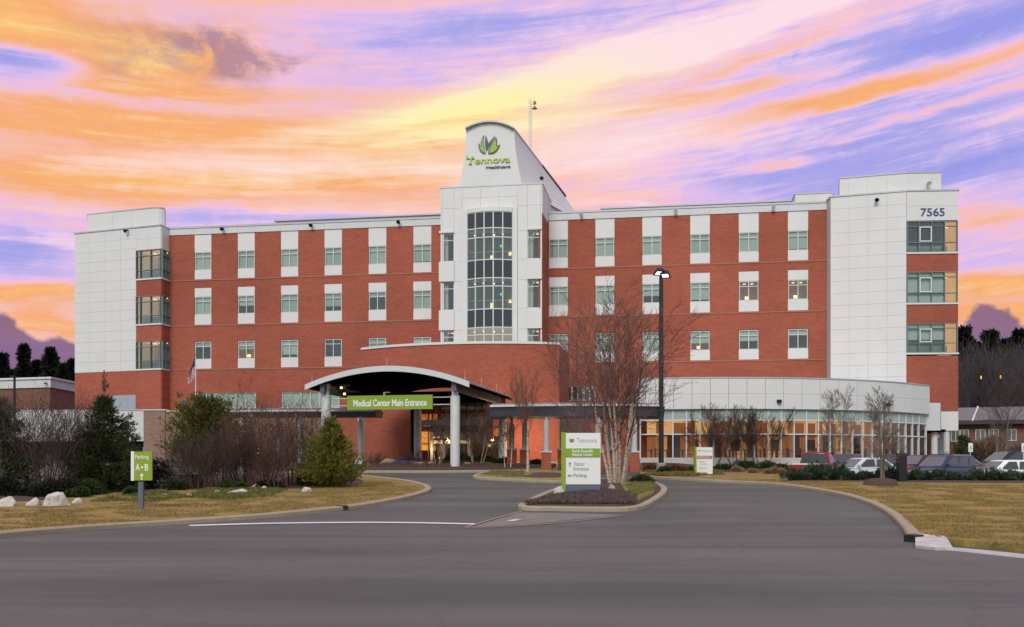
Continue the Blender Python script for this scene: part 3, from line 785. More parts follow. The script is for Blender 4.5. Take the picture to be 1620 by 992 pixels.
for k, (z0, z1) in enumerate(RG):
    box(FR2, 'window_sill', TRIM, -.04, l2+.06, -.2, .14, z0-.10, z0+.04, hosp)
    zt = z1-.42; zm = z0+.85
    A = [.05]+[FR2.a(p) for p in (1453, 1473.5, 1494)]+[l2-.05]
    glazing(FR2, A, [z0+.05, zm, zt, z1-.02], 0, hosp, .055, MULG, 'corner_window', pr=.14)
    # opening sash in a heavy white frame
    mb = MB(); a0, a1, y0, y1 = A[1]+.04, A[2]-.02, zm+.06, zt-.04
    mb.box(FR2, a0, a1, .0, .17, y0, y0+.09); mb.box(FR2, a0, a1, .0, .17, y1-.09, y1); mb.box(FR2, a0, a0+.09, .0, .168, y0+.09, y1-.09); mb.box(FR2, a1-.09, a1, .0, .168, y0+.09, y1-.09)
    mb.build('opening_sash', TRIM, hosp)
    # the room: dark on the top floor, blinds below, warm on the right
    room(FR2, .02, A[3], z0, z1, -.2, 2.8, ROOMM if k else mat('dim_room', (.13, .14, .17), .9), hosp)
    room(FR2, A[3]+.02, l2-.02, z0, z1, -.2, 2.8, ROOMW, hosp)
    if k: box(FR2, 'blind', BLIND, .06, A[3], -.15, -.13, z0+(.95 if k == 1 else 1.15), z1-.05, hosp)
    if k == 1: box(FR2, 'blind', BLIND, .06, A[3]-.02, -.13, -.115, z0+.06, z0+.9, hosp)
    else: box(FR2, 'interior_desk', ROOMM, .3, l2-.6, -1.2, -.7, z0, z0+.7, hosp)
    for q in (.55,): box(FR2, 'ceiling_lamp', LAMP, l2-q-.1, l2-q+.1, -1.2, -1.0, z1-.3, z1-.24, hosp)
    if k < 2: box(FR2, 'brick_spandrel', BRICK, .02, l2+.02, -.4, .06, RG[k+1][1]+.01, z0-.11, hosp)
# 7565
text(FR2, 'building_number', '7565', NAVY, FR2.a(1456), FR2.a(1494), .07, FR2.z(1475, 342.5), FR2.z(1475, 329.5), hosp, bold=.012, dist=.06)
# left and right walls behind the towers close the volume
# ---- centre tower
WT = 4.0
ca0, ca1 = F0.a(697, WT), F0.a(857.5, WT)
cm0, cm1 = F0.a(732, WT), F0.a(818, WT)
zsh = F0.z(697, 298, WT)
# bowed centre: five chord facets
NB = 5; w0, w1 = F0.a(738.5, WT+.35), F0.a(810, WT+.35)
def bow(a): t = (a-(w0+w1)/2)/((w1-w0)/2); return WT+.12+.55*(1-t*t)
nodes = [F0.p(a, bow(a)).xy for a in lins(w0, w1, NB)]
yz = lambda y: F0.z(775, y, WT+.5)
rows = [335.5, 361, 375.5, 411, 440, 453, 489, 518, 529.5, 541, 566]
ZC = [yz(y) for y in rows][::-1]
kinds = ['D', 'L', 'V', 'D', 'L', 'V', 'D', 'L', 'V', 'V'][::-1]
PLITE = mat('light_spandrel_glass', (.23, .25, .25), .12)
PWARM = mat('warm_spandrel_glass', (.42, .37, .33), .2)
for i in range(NB):
    f = Fr.between(nodes[i], nodes[i+1]); L = (nodes[i+1]-nodes[i]).length
    glazing(f, [0, L], ZC, 0, hosp, .085, TRIM, 'curtain_wall', lambda _, j: PANED if kinds[j] == 'D' else PANE, pr=.05)
# rooms behind the curtain wall
vis = [(yz(541), yz(519)), (yz(489), yz(441)), (yz(411), yz(362))]
for k, (z0, z1) in enumerate(vis):
    room(F0, w0-.4, w1+.4, z0-.05, z1+.25, WT-.05, 3.4, ROOMM if k else mat('pale_glowing_room', (.50, .44, .40), .9, emit=s8(230, 205, 180), estr=.22), hosp)  # lowest room: warm light put into its walls as a faint glow
    for j in range(5):
        a = w0+.3+(w1-w0-.6)*j/4
        box(F0, 'ceiling_lamp', LAMPW, a-.07, a+.07, WT-2.0+.3*(j % 2), WT-1.8+.3*(j % 2), z1-.02, z1+.03, hosp)
    if k:
        box(F0, 'exit_sign', GREENL, w0+2.45, w0+2.70, WT-2.6, WT-2.55, z1-.95, z1-.75, hosp)
        box(F0, 'wall_lamp', LAMP, w0+1.50, w0+1.68, WT-3.0, WT-2.9, z0+.65, z0+1.1, hosp)
        box(F0, 'wall_lamp', LAMP, w0+3.15, w0+3.75, WT-3.2, WT-3.1, z0+1.1, z0+1.4, hosp)
        box(F0, 'interior_door', mat('brown_door', (.25, .13, .09), .6), w0+1.9, w0+2.7, WT-3.35, WT-3.3, z0, z0+1.7, hosp)
        box(F0, 'handrail', TRIM, w0+.1, w1-.1, WT-.6, WT-.55, z0+.9, z0+.95, hosp)
# front wall pieces of the tower: solid blocks with window openings at both sides
wl0, wl1 = F0.a(699.5, WT), F0.a(718.5, WT); wr0, wr1 = F0.a(834.5, WT), F0.a(855, WT)
zw = [(F0.z(709, 414, WT), F0.z(709, 369.5, WT)), (F0.z(709, 491, WT), F0.z(709, 446, WT)), (F0.z(709, 566, WT), F0.z(709, 523, WT))]
hl = [(wl0, wl1, a, b) for a, b in zw]; hr = [(wr0, wr1, a, b) for a, b in zw]
mid = [(w0-.02, w1+.02, ZC[0], ZC[-1])]
wall('tower_wall', F0, ca0, ca1, -1, zsh-.02, hl+hr+mid, JOINT, hosp, o=WT-.03)
def tower_panels(A, Zl, skipf, mt=WHITE, o=WT-.03, th=.05):
    for i in range(len(A)-1):
        for j in range(len(Zl)-1):
            c = ((A[i]+A[i+1])/2, (Zl[j]+Zl[j+1])/2)
            if skipf(c): continue
            box(F0, 'wall_panel', mt, A[i]+.008, A[i+1]-.008, o, o+th, Zl[j]+.008, Zl[j+1]-.008, hosp)
inh = lambda c: any(h[0] < c[0] < h[1] and h[2] < c[1] < h[3] for h in hl+hr+mid)
ZT = sorted(set([6.5, 8.2] + [z for ab in zw for z in ab] + [zsh-.02, F0.z(709, 330, WT)]))
fr0, fr1 = F0.a(731, WT), F0.a(819, WT)
tower_panels([ca0, wl0, wl1, fr0], ZT, inh)
tower_panels([fr1, wr0, wr1, ca1], ZT, inh)
ztop = ZC[-1]+.12
tower_panels(lins(fr0, fr1, 3), [ztop+.32, F0.z(775, 312, WT), zsh-.02], lambda c: False)
# white surround of the curtain wall
mb = MB(); mb.box(F0, fr0+.02, w0-.02, WT-.03, WT+.14, 6.5, ztop+.30); mb.box(F0, w1+.02, fr1-.02, WT-.03, WT+.14, 6.5, ztop+.30)
mb.build('curtain_wall_surround', WHITE, hosp)
pts = [F0.p(a, bow(a)+.10).xy for a in lins(w0, w1, 10)]
solid('curtain_wall_head', pts+[F0.p(w1, WT-.02).xy, F0.p(w0, WT-.02).xy], ZC[-1]+.03, ztop+.28, WHITE, hosp)
for (b0, b1) in ((wl0, wl1), (wr0, wr1)):
    for k, (z0, z1) in enumerate(zw):
        window(F0, b0+.01, b1-.01, z0+.01, z1-.01, WT-.06, hosp, .0 if b0 > 0 or k == 2 else 0, 1 if (k == 2 or b0 > 0) else 0, 1, .24, depth=2.6)
        if k == 0 or k == 1:
            a, b = (ca0, fr0-.6) if b0 == wl0 else (fr1+.6, ca1)
        box(F0, 'curtain', BLIND, b0+.05, b0+.45, WT-.5, WT-.45, z0+.05, z1-.1, hosp)
# proud white boxes between the side windows
for (b0, b1) in ((ca0-.12, wl1), (wr0, ca1+.0)):
    for k in range(2):
        box(F0, 'spandrel_panel', WHITE, b0, b1, WT+.02, WT+.16, zw[k+1][1]+.02, zw[k][0]-.02, hosp)
    box(F0, 'spandrel_panel', WHITE, b0, b1, WT+.021, WT+.12, zw[0][1]+.05, zw[0][1]+.22, hosp)
# tower body, its white upper side and brick lower side
mb = MB(); mb.box(F0, ca0, ca1-.02, -2.2, WT-2.9-.6, -1, zsh-.3); mb.build('tower_core', ROOMD, hosp)
mb = MB(); mb.box(F0, ca0+.0, ca0+.3, -2.2, WT-.04, 9, zsh-.02); mb.build('tower_side', WHITE2, hosp)
zsb = F0.z(857, 337, WT)
mb = MB(); mb.box(F0, ca1-.3, ca1-.002, -2.2, WT-.04, -1, zsb); mb.build('brick_side', BRICK, hosp)
mb = MB(); mb.box(F0, ca1-.3, ca1+.04, -2.2, WT-.035, zsb+.02, zsh-.03); mb.build('tower_side', WHITE2, hosp)
mb = MB()
for o_ in (2.6, .4, -.9): mb.box(F0, ca1+.03, ca1+.07, o_, o_+.10, zsb+.3, zsh-.1)
mb.build('side_rib', COPING, hosp)
mb = MB(); mb.box(F0, ca0-.06, ca1+.08, -2.3, WT+.06, zsh-.02, zsh+.10); mb.build('tower_roof_edge', WHITE2, hosp)
mb = MB(); mb.box(F0, F0.a(714, WT-.3), F0.a(727, WT-.3)+.3, -2.0, WT-.3, zsh+.1, F0.z(720, 291.5, WT)); mb.build('shoulder_block', WHITE, hosp)
# bell-shaped crown
def bell(side, t):      # pixel outline of the front face, t from 0 (bottom) to 1 (springing of the arch)
    y = 299+(206-299)*t
    if side < 0: return 726.5+(737.3-726.5)*(1-(1-t)**1.8), y
    return 828.0+(814.0-828.0)*(1-(1-t)**1.8), y
OB = WT+.02
def fp(px, py, o): a = F0.a(px, o); return (a, F0.z(px, py, o))
outl = [bell(-1, k/8) for k in range(9)]
arch = []
for k in range(1, 12):
    t = k/12; arch.append((737.3+(814-737.3)*t, 206-10.3*(1-(2*t-1)**2)+(-.5)*t))
outr = [bell(1, k/8) for k in range(8, -1, -1)]
prof = [fp(x, y, OB) for x, y in outl+arch+outr]
N = len(prof); OBK = -12.0
back = []
for i, (a, z) in enumerate(prof):
    t = (z-prof[0][1])/(prof[N//2][1]-prof[0][1])
    if a < (w0+w1)/2: back.append((a-.3, prof[0][1]+(z-prof[0][1])*.66))
    else: back.append((a+1.2+3.4*(1-t)**1.0 + 1.2*t, prof[0][1]+(z-prof[0][1])*.66))
V = [F0.p(a, OB+ .12*(1-((a-(w0+w1)/2)/2.6)**2)*min(1, (z-prof[0][1])/2.0), z) for a, z in prof]+[F0.p(a, OBK, z) for a, z in back]
# front cap as a fan from a central spine so the bowed face shades smoothly
V.append(F0.p((w0+w1)/2, OB+.0, prof[0][1]-.02)); cidx = len(V)-1
faces = [(cidx, i+1, i) for i in range(N-1)] + [(i, i+1, N+i+1, N+i) for i in range(N-1)] + [tuple(N+k for k in range(N))]
solid('crown_base', [F0.p(prof[0][0]-.25, -2.0).xy, F0.p(prof[-1][0]+1.55, -2.0).xy, F0.p(back[-1][0]-.05, OBK).xy, F0.p(back[0][0]+.05, OBK).xy], 22.8, prof[0][1]+.02, WHITE2, hosp)
crown_ = put('crown_wall', pm([tuple(v) for v in V], faces, WHITE), hosp)
# lip following the crown's edge
lip = []
arc_i = range(8, 8+len(arch)+2)
mbl = MB()
for i in list(arc_i)[:-1]:
    a, z = prof[i]; a2, z2 = prof[i+1]
    for (o0, o1, lz) in ((OB-.2, OB+.42, .30),):
        n = len(mbl.v)
        for (aa, zz) in ((a, z), (a2, z2)):
            for oo in (o0, o1):
                mbl.v += [F0.p(aa, oo, zz+.02), F0.p(aa, oo, zz+lz*.55)]
        mbl.f += [(n+2, n+6, n+7, n+3), (n+0, n+4, n+6, n+2), (n+1, n+3, n+7, n+5), (n+0, n+1, n+5, n+4)]; mbl.m += [0]*4
mbl.build('crown_coping', COPING, hosp)
# sloping roof edge on the right, light at the top and dark below
i_r = 8+len(arch)+1
p_top = Vector(V[i_r]); p_bot = Vector(V[N+i_r])
mb = MB(); q = p_top.lerp(p_bot, .50); mb.tube(p_top+Vector((0, 0, .06)), q+Vector((0, 0, .06)), .10, .10, 6); mb.build('roof_edge_trim', COPING, hosp)
mb = MB(); mb.tube(q+Vector((0, 0, .06)), p_bot+Vector((0, 0, .06)), .14, .17, 6); mb.build('roof_edge_trim', DARKROOF, hosp)
flood(F0, 858, 283, WT-1.5)
# logo: leaves and lettering on the crown
def wp(px, py, o): a, z = fp(px, py, o); return a, z
def leaf(name, pts, mt, o, th=.05):
    q = [wp(x, y, o) for x, y in pts]; n = len(q)
    V = [F0.p(a, o, z) for a, z in q]+[F0.p(a, o+th, z) for a, z in q]
    Fc = [tuple(range(n, 2*n))]+[(i, (i+1) % n, n+(i+1) % n, n+i) for i in range(n)]
    return put(name, pm(V, Fc, mt), hosp)
LZ = lambda x, y: (720+x/12.4, 200+y/12.4)
OL = OB+.09
def spl(L, n=5): return [tuple(v) for v in catmull([Vector(LZ(*p)) for p in L], n, False)]
LGREEN = mat('logo_green', s8(150, 178, 62), .5); LDARK = mat('logo_dark', s8(74, 84, 78), .5); LPUR = mat('logo_purple', s8(74, 66, 110), .5)
leaf('logo_leaf', spl([(600, 540), (540, 525), (490, 480), (462, 400), (466, 330), (500, 385), (510, 300), (565, 170), (562, 300), (578, 430), (600, 540)]), LDARK, OL)
leaf('logo_leaf', spl([(590, 520), (530, 490), (490, 430), (476, 380), (510, 400), (522, 300), (553, 235), (552, 330), (566, 430), (590, 520)]), LGREEN, OL+.051, .03)
leaf('logo_leaf', spl([(622, 500), (598, 420), (588, 300), (600, 180), (625, 240), (640, 290), (655, 330), (640, 400), (622, 500)]), LPUR, OL)
leaf('logo_leaf', spl([(628, 480), (640, 390), (690, 290), (790, 185), (720, 290), (660, 400), (628, 480)]), LDARK, OL+.002)
leaf('logo_leaf', spl([(650, 540), (660, 450), (700, 350), (800, 220), (825, 300), (832, 380), (882, 358), (850, 440), (790, 510), (720, 540), (650, 540)]), LDARK, OL)
leaf('logo_leaf', spl([(672, 515), (682, 450), (720, 360), (792, 265), (808, 330), (812, 400), (850, 392), (820, 440), (770, 490), (720, 515), (672, 515)]), LGREEN, OL+.051, .03)
def serif_text(s, px0, px1, py0, py1, mt, o, name):
    a0, z0 = wp(px0, py1, o); a1, z1 = wp(px1, py0, o)
    return text(F0, name, s, mt, a0, a1, o, z0, z1, hosp, bold=.020, dist=.05)
serif_text('Tennova', 739, 807, 246.5, 260, mat('logo_letter_green', s8(165, 190, 66), .5), OB+.10, 'logo_lettering')
serif_text('Healthcare', 769, 807.5, 261, 267, mat('logo_letter_purple', s8(70, 62, 104), .5), OB+.09, 'logo_lettering')
# slab serifs on the T
mb = MB()
for (x0, x1, y0, y1) in ((737.8, 739.6, 246.5, 251.5), (746.6, 748.4, 246.5, 251.5), (741, 746, 258.6, 260)):
    a0, z0 = wp(x0, y1, OB+.10); a1, z1 = wp(x1, y0, OB+.10); mb.box(F0, a0, a1, OB+.09, OB+.17, z0, z1)
mb.build('logo_serif', MATS['logo_letter_green'], hosp)
# antenna mast on the roof
am = Fr((at(839, 97).x, at(839, 97).y), e_u)
def zpx(py, d): return (HY-py)/FOC*d
ant = empty('antenna_mast', (am.O.x, am.O.y, zpx(238, 97)), 'thin white lattice antenna mast with a red beacon on the centre roof', 'antenna mast')
mb = MB(); zb_, zt_ = zpx(246, 97), zpx(157, 97)
legs = [Vector((am.O.x+.14*math.cos(t), am.O.y+.14*math.sin(t), 0)) for t in (0.5, 2.6, 4.7)]
for p in legs: mb.tube(p+Vector((0, 0, zb_)), p+Vector((0, 0, zt_)), .022, .022, 5)
zz = zb_; k = 0
while zz < zt_-.4:
    for j in range(3): mb.tube(legs[(j+k) % 3]+Vector((0, 0, zz)), legs[(j+k+1) % 3]+Vector((0, 0, zz+.4)), .012, .012, 4)
    zz += .4; k += 1
PALEM = MATS['pale_metal']
mb.build('mast', PALEM, ant)
mb = MB(); mb.box(am, .1, .62, -.03, .03, zpx(165, 97)-.02, zpx(165, 97)+.02); mb.box(am, .1, .62, -.03, .03, zpx(171.5, 97), zpx(171.5, 97)+.03); mb.build('mast_arm', PALEM, ant)
mb = MB(); q = am.p(.42, 0, 0); mb.lathe((q.x, q.y, zpx(165.5, 97)), [(.13, 0), (.15, .12), (.12, .28), (.03, .36)], 10); mb.build('beacon', mat('red_beacon', (.55, .08, .06), .4), ant)
mb = MB(); mb.lathe((q.x, q.y, zpx(172.5, 97)), [(.26, 0), (.22, .06), (.10, .22), (.03, .3)], 10); mb.build('siren', mat('grey_metal', (.2, .22, .24), .4, metal=.4), ant)

# ---- curved brick entrance block
E0, E1, E2 = at(572, 87.0), at(735, 82.7), at(885, 83.2)
def arc3(p, q, r, n):
    """points of the circle through three plan points"""
    ax, ay, bx_, by, cx, cy = p.x, p.y, q.x, q.y, r.x, r.y
    d = 2*(ax*(by-cy)+bx_*(cy-ay)+cx*(ay-by))
    ux = ((ax*ax+ay*ay)*(by-cy)+(bx_*bx_+by*by)*(cy-ay)+(cx*cx+cy*cy)*(ay-by))/d
    uy = ((ax*ax+ay*ay)*(cx-bx_)+(bx_*bx_+by*by)*(ax-cx)+(cx*cx+cy*cy)*(bx_-ax))/d
    c = Vector((ux, uy)); r_ = (p-c).length; t0 = math.atan2(p.y-uy, p.x-ux); t1 = math.atan2(r.y-uy, r.x-ux)
    if t0 > t1 and t0-t1 > math.pi: t1 += 2*math.pi
    if t1 > t0 and t1-t0 > math.pi: t0 += 2*math.pi
    return [Vector((ux+r_*math.cos(t0+(t1-t0)*i/n), uy+r_*math.sin(t0+(t1-t0)*i/n))) for i in range(n+1)], c
epts, ec = arc3(E0, E1, E2, 40)
zet = 10.12
pxof = lambda p: CX+FOC*p.x/p.y
V = []; Fc = []
zop = (HY-622)/FOC*83; 
def q4(a, b, c_, d): n = len(V); V.extend([a, b, c_, d]); Fc.append((n, n+1, n+2, n+3))
op = [p for p in epts if 646 < pxof(p) < 800]
for p, q in zip(epts[:-1], epts[1:]):
    mid_ = pxof((p+q)/2); zb0 = zop if 646 < mid_ < 800 else -1
    q4((p.x, p.y, zb0), (q.x, q.y, zb0), (q.x, q.y, zet), (p.x, p.y, zet))
    pi = p+(p-ec).normalized()*-.5; qi = q+(q-ec).normalized()*-.5
    if zb0 > 0: q4((p.x, p.y, zop), (pi.x, pi.y, zop), (qi.x, qi.y, zop), (q.x, q.y, zop))
for p, sgn in ((epts[0], 1), (epts[-1], -1)):
    q = F0.p(F0.a(pxof(p)) - (0.8 if sgn > 0 else -.8), 0).xy
    q = p + Vector((math.sin(TH), math.cos(TH)))*7.6
    q4((p.x, p.y, -1), (q.x, q.y, -1), (q.x, q.y, zet), (p.x, p.y, zet))
put('entrance_wall', pm(V, Fc, BRICK), hosp)
outer = [p+(p-ec).normalized()*.08 for p in epts]; inner = [p-(p-ec).normalized()*.45 for p in epts][::-1]
solid('entrance_coping', outer+inner, zet+.001, zet+.20, TRIM, hosp)
solid('entrance_roof', [p-(p-ec).normalized()*.3 for p in epts[1:-1]]+[epts[-1]+Vector((.5, 7)), epts[0]+Vector((1.5, 7))], 9.4, 9.6, ROOF, hosp)
# vestibule: recessed glazing with warm light, steel canopy and doors
FV = Fr.between(at(640, 86.4), at(806, 85.6)); LV = (at(640, 86.4)-at(806, 85.6)).length
vz = lambda y, d=86: (HY-y)/FOC*d
pa = lambda px, o=0: FV.a(px, o)
room(FV, -.3, LV+.3, -.5, vz(616), -1.2, 3.2, mat('glowing_lobby_room', (.20, .08, .045), .8, var=.5, vscale=.9, emit=s8(150, 62, 28), estr=.10), hosp, 'lobby_interior')  # lobby walls emit faintly, standing in for lamp light
VA = [pa(p) for p in (640, 655, 664, 678, 684, 697, 712, 724, 738, 752, 766, 779, 790, 806)]
DG = glass('door_glass', (.75, .72, .68), .03, .15)
glazing(FV, VA, [-.45, vz(702), vz(676), vz(652), vz(640), vz(620)], 0, hosp, .10, BLACKM, 'vestibule_glazing', lambda i, j: DG)
AMB = mat('amber_light_panel', (.8, .5, .2), emit=s8(250, 160, 50), estr=1.6); ORG = mat('orange_light_panel', (.8, .4, .2), emit=s8(225, 110, 45), estr=1.2)
box(FV, 'lit_panel', AMB, pa(666, -1), pa(680, -1), -1.1, -1.05, vz(712), vz(682), hosp)
box(FV, 'lit_panel', ORG, pa(664, -1), pa(692, -1), -1.0, -.98, vz(664), vz(654), hosp)
box(FV, 'lit_panel', ORG, pa(779, -1), pa(789, -1), -1.1, -1.05, vz(690), vz(662), hosp)
for px, w_ in ((686, .3), (693, .3), (704, .4), (774, .25)): box(FV, 'ceiling_lamp', LAMP, pa(px, -2)-w_/2, pa(px, -2)+w_/2, -2.2, -2.0, vz(691 if px < 760 else 705)-.05, vz(690 if px < 760 else 703)+.05, hosp)
for px in (687, 697, 703): box(FV, 'lobby_lamp', LAMP, pa(px, -3)-.10, pa(px, -3)+.10, -3.1, -3.0, vz(712), vz(704), hosp)
# porch slab over the doors
box(FV, 'porch_slab', BLUGREY, pa(662, 2.2), pa(760, 2.2), -.1, 2.2, vz(673, 83.7), vz(664, 83.7), hosp)
box(FV, 'porch_fascia', BLACKM, pa(681, 2.0), pa(757, 2.0), .1, 2.0, vz(683, 84), vz(673.2, 84), hosp)
for px in (683, 702, 741): box(FV, 'porch_post', COPING, pa(px, 1.8)-.10, pa(px, 1.8)+.10, 1.6, 1.8, -.5, vz(683, 84), hosp)
box(FV, 'door_header', COPING, pa(684, .3), pa(740, .3), .15, .3, vz(702), vz(697), hosp)
for i, px in enumerate((690, 700, 712, 724)):
    mb = MB(); a = pa(px, .2); mb.box(FV, a-.42, a-.34, .1, .2, -.4, vz(702)); mb.box(FV, a+.34, a+.42, .1, .2, -.4, vz(702)); mb.box(FV, a-.34, a+.34, .1, .198, vz(702)-.1, vz(702)); mb.box(FV, a-.34, a+.34, .1, .198, -.4, -.2)
    d_ = mb.build('door', BLACKM, hosp); box(FV, 'pane', DG, a-.33, a+.33, .14, .15, -.19, vz(702)-.11, d_); box(FV, 'handle', PALEM, a+.26, a+.30, .2, .25, .5, .9, d_)
box(FV, 'brick_pier', BRICK, pa(792), pa(812), -.6, 1.6, -.6, vz(618), hosp)
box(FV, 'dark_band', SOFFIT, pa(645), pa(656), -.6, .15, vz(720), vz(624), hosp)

# ---- curved glazed wing
C0, C1, C2 = at(1010, 76.1), at(1150, 75.0), at(1466, 82.4)
cpts, cc = arc3(C0, C1, C2, 64)
rad = (cpts[0]-cc).length
zt1, zg = 6.62, 4.33
def arcpts(r, n=48, i0=0, i1=64):
    return [cc+(p-cc).normalized()*r for p in cpts[i0:i1+1]]
mull_px = [1013, 1043.5, 1064.5, 1086, 1107.5, 1129, 1150.5, 1172, 1193.5, 1215, 1235.5, 1256, 1275.5, 1294.5, 1313, 1331, 1348.5, 1364.5, 1380, 1395, 1409, 1421.5, 1433, 1443.5, 1453.5, 1465]
def on_arc(px):
    best = None
    for p, q in zip(cpts[:-1], cpts[1:]):
        a, b = pxof(p), pxof(q)
        if (a-px)*(b-px) <= 0: t = (px-a)/(b-a); return p.lerp(q, t)
    return cpts[-1] if px > 1400 else cpts[0]
mp = [on_arc(p) for p in mull_px]
# white band, in panels
bpx = [1009]+[1009+(1466-1009)*k/16 for k in range(1, 17)]
bp = [on_arc(max(1010.2, min(1465.8, x))) for x in bpx]
zbands = [zg+.02, 5.48, zt1]
for i in range(16):
    f = Fr.between(bp[i], bp[i+1]); L = (bp[i+1]-bp[i]).length
    for j in range(2): box(f, 'wall_panel', WHITE, .006, L-.006, .02, .26, zbands[j]+.006, zbands[j+1]-.006, hosp)
band_in = [p-(p-cc).normalized()*.1 for p in bp]
solid('wing_core', band_in+[band_in[-1]+Vector((2.5, 8)), band_in[0]+Vector((1.0, 12.5))], zg+.03, zt1-.03, JOINT, hosp)
solid('wing_roof_edge', [p+(p-cc).normalized()*.30 for p in bp]+[p-(p-cc).normalized()*.2 for p in bp][::-1], zt1+.002, zt1+.09, COPING, hosp)
# glazing bays
for i in range(len(mp)-1):
    f = Fr.between(mp[i], mp[i+1]); L = (mp[i+1]-mp[i]).length
    glazing(f, [0, L], [.70, 2.50, 3.55, zg], 0, hosp, .085, TRIM, 'glazed_bay', lambda _, j: PANET if j == 2 else PANEC, pr=.05)
    box(f, 'base_wall', CONCW, 0, L, -.25, .06, -.6, .64, hosp)
# cafe interior: back wall with timber bays given a warm glow, ceiling, floor, fixtures, furniture
WOODL = mat('glowing_timber', (.42, .24, .10), .7, var=.35, vscale=.9, emit=s8(224, 150, 78), estr=.55)  # timber emits: the lamp light is part of the material
WOODD = mat('glowing_timber_dark', (.25, .13, .06), .7, var=.3, vscale=1.1, emit=s8(180, 104, 48), estr=.38)  # darker timber with the same painted-in lamp glow
inner_pts = [cc+(p-cc).normalized()*(rad-3.6) for p in cpts]
V = []; Fc = []; fm = []
rr = random.Random(5)
for i, (p, q) in enumerate(zip(inner_pts[:-1], inner_pts[1:])):
    dk = (i//3) % 3 == 2 or i > 56 or rr.random() < .15
    for za, zb_, m_ in ((.3, 2.45, 1 if dk or (i//2) % 3 == 0 else 0), (2.45, 2.62, 2), (2.62, 3.5, 1 if dk else 3), (3.5, zg, 3 if (i//4) % 2 else 0)):
        off = (cc-p).normalized()*(-.12 if m_ == 2 else 0); n = len(V)
        V += [(p.x+off.x, p.y+off.y, za), (q.x+off.x, q.y+off.y, za), (q.x+off.x, q.y+off.y, zb_), (p.x+off.x, p.y+off.y, zb_)]; Fc.append((n, n+1, n+2, n+3)); fm.append(m_)
put('cafe_back_wall', pm(V, Fc, None, mats=[WOODL, WOODD, mat('cafe_beam', (.10, .06, .04), .6), mat('ceiling_light_band', (.55, .40, .25), .8, var=.4, vscale=.7, emit=s8(240, 190, 125), estr=.62)], fm=fm), hosp)  # upper bands paler and glowing: ceiling light painted onto the wall
mdoor = MB()
for i in range(6, 60, 9):
    p = cc+(cpts[i]-cc).normalized()*(rad-3.45); q = cc+(cpts[i+1]-cc).normalized()*(rad-3.45); f = Fr.between(p, q); mdoor.box(f, -.5, .5, 0, .06, .62, 2.5); mdoor.box(f, 1.2, 1.9, 0, .05, 1.3, 2.2)
mdoor.build('cafe_doors', mat('cafe_door', (.09, .045, .03), .5), hosp)
inn = [p-(p-cc).normalized()*.15 for p in cpts]
n = len(inn)
put('cafe_ceiling', pm([(p.x, p.y, zg+.01) for p in inn+inner_pts[::-1]], [tuple(range(2*n))[::-1]], mat('cafe_ceiling', (.55, .42, .30), emit=s8(230, 165, 100), estr=.35)), hosp)  # the ceiling surface itself glows in place of lamp light
put('cafe_floor', pm([(p.x, p.y, .62) for p in inn+inner_pts[::-1]], [tuple(range(2*n))], mat('cafe_floor', (.22, .14, .09))), hosp)
mb = MB(); mc = MB(); mf = MB()
for i in range(4, 62, 3):
    p = cc+(cpts[i]-cc).normalized()*(rad-1.8); f = Fr((p.x, p.y), (1, 0)); mb.box(f, -.35, .35, -.10, .10, zg-.42, zg-.36)
for i in range(3, 64, 7):
    p = cc+(cpts[i]-cc).normalized()*(rad-2.6); mc.tube((p.x, p.y, .62), (p.x, p.y, zg), .22, .22, 10)
for i in range(2, 62, 3):
    p = cc+(cpts[i]-cc).normalized()*(rad-1.5+.5*rr.random()); mf.bx(p.x-.45, p.x+.45, p.y-.35, p.y+.35, 1.30, 1.36); mf.bx(p.x-.05, p.x+.05, p.y-.05, p.y+.05, .62, 1.3)
    for s_ in (-1, 1): mf.bx(p.x+s_*.7-.2, p.x+s_*.7+.2, p.y-.2, p.y+.2, 1.0, 1.06); mf.bx(p.x+s_*.88-.03, p.x+s_*.88+.03, p.y-.2, p.y+.2, .62, 1.5)
mb.build('cafe_ceiling_lights', LAMP, hosp); mc.build('cafe_columns', WOODD, hosp); mf.build('cafe_furniture', mat('cafe_furniture', (.08, .05, .04), .6), hosp)
# right end of the wing: stepped white return and porch
E = cpts[-1]; f = Fr((E.x, E.y), (1, 0))
def zq(py, d): return (HY-py)/FOC*d
aE = f.a(1488)
box(f, 'porch_wall', WHITE2, .03, aE, -.4, -.02, zq(681, E.y), zq(637.5, E.y), hosp)
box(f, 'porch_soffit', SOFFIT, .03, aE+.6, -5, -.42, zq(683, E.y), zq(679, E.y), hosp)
for px, d_ in ((1478, 83.2), (1497, 84.8)):
    c_ = at(px, d_); mb = MB(); mb.lathe((c_.x, c_.y, 0), [(.26, -.5), (.26, 3.05)], 12); mb.build('porch_column', WHITE2, hosp)
mb = MB(); mb.box(f, .2, aE+1.2, -4.5, -4.2, -.5, zq(680, E.y)); mb.build('porch_back_wall', DBRICK, hosp)
box(f, 'exit_sign', mat('red_glow', (.8, .1, .05), emit=(1, .12, .06), estr=.8), f.a(1484, -4)-.12, f.a(1484, -4)+.14, -4.15, -4.1, 2.55, 2.80, hosp)
# wall lamps on the band
def wlamp(px, py):
    p = on_arc(px); i = min(range(15), key=lambda k: abs(pxof((bp[k]+bp[k+1])/2)-px)); f = Fr.between(bp[i], bp[i+1])
    a = f.a(px, .26); z = f.z(px, py, .26); mb = MB(); mb.box(f, a-.16, a+.16, .26, .46, z-.10, z+.12); mb.box(f, a-.10, a+.10, .46, .56, z-.12, z+.04); mb.build('wall_lamp', BLACKM, hosp)
wlamp(1232, 635); wlamp(1403, 640)
# brick infill between the wing and the left of the facade is part of the main wall above

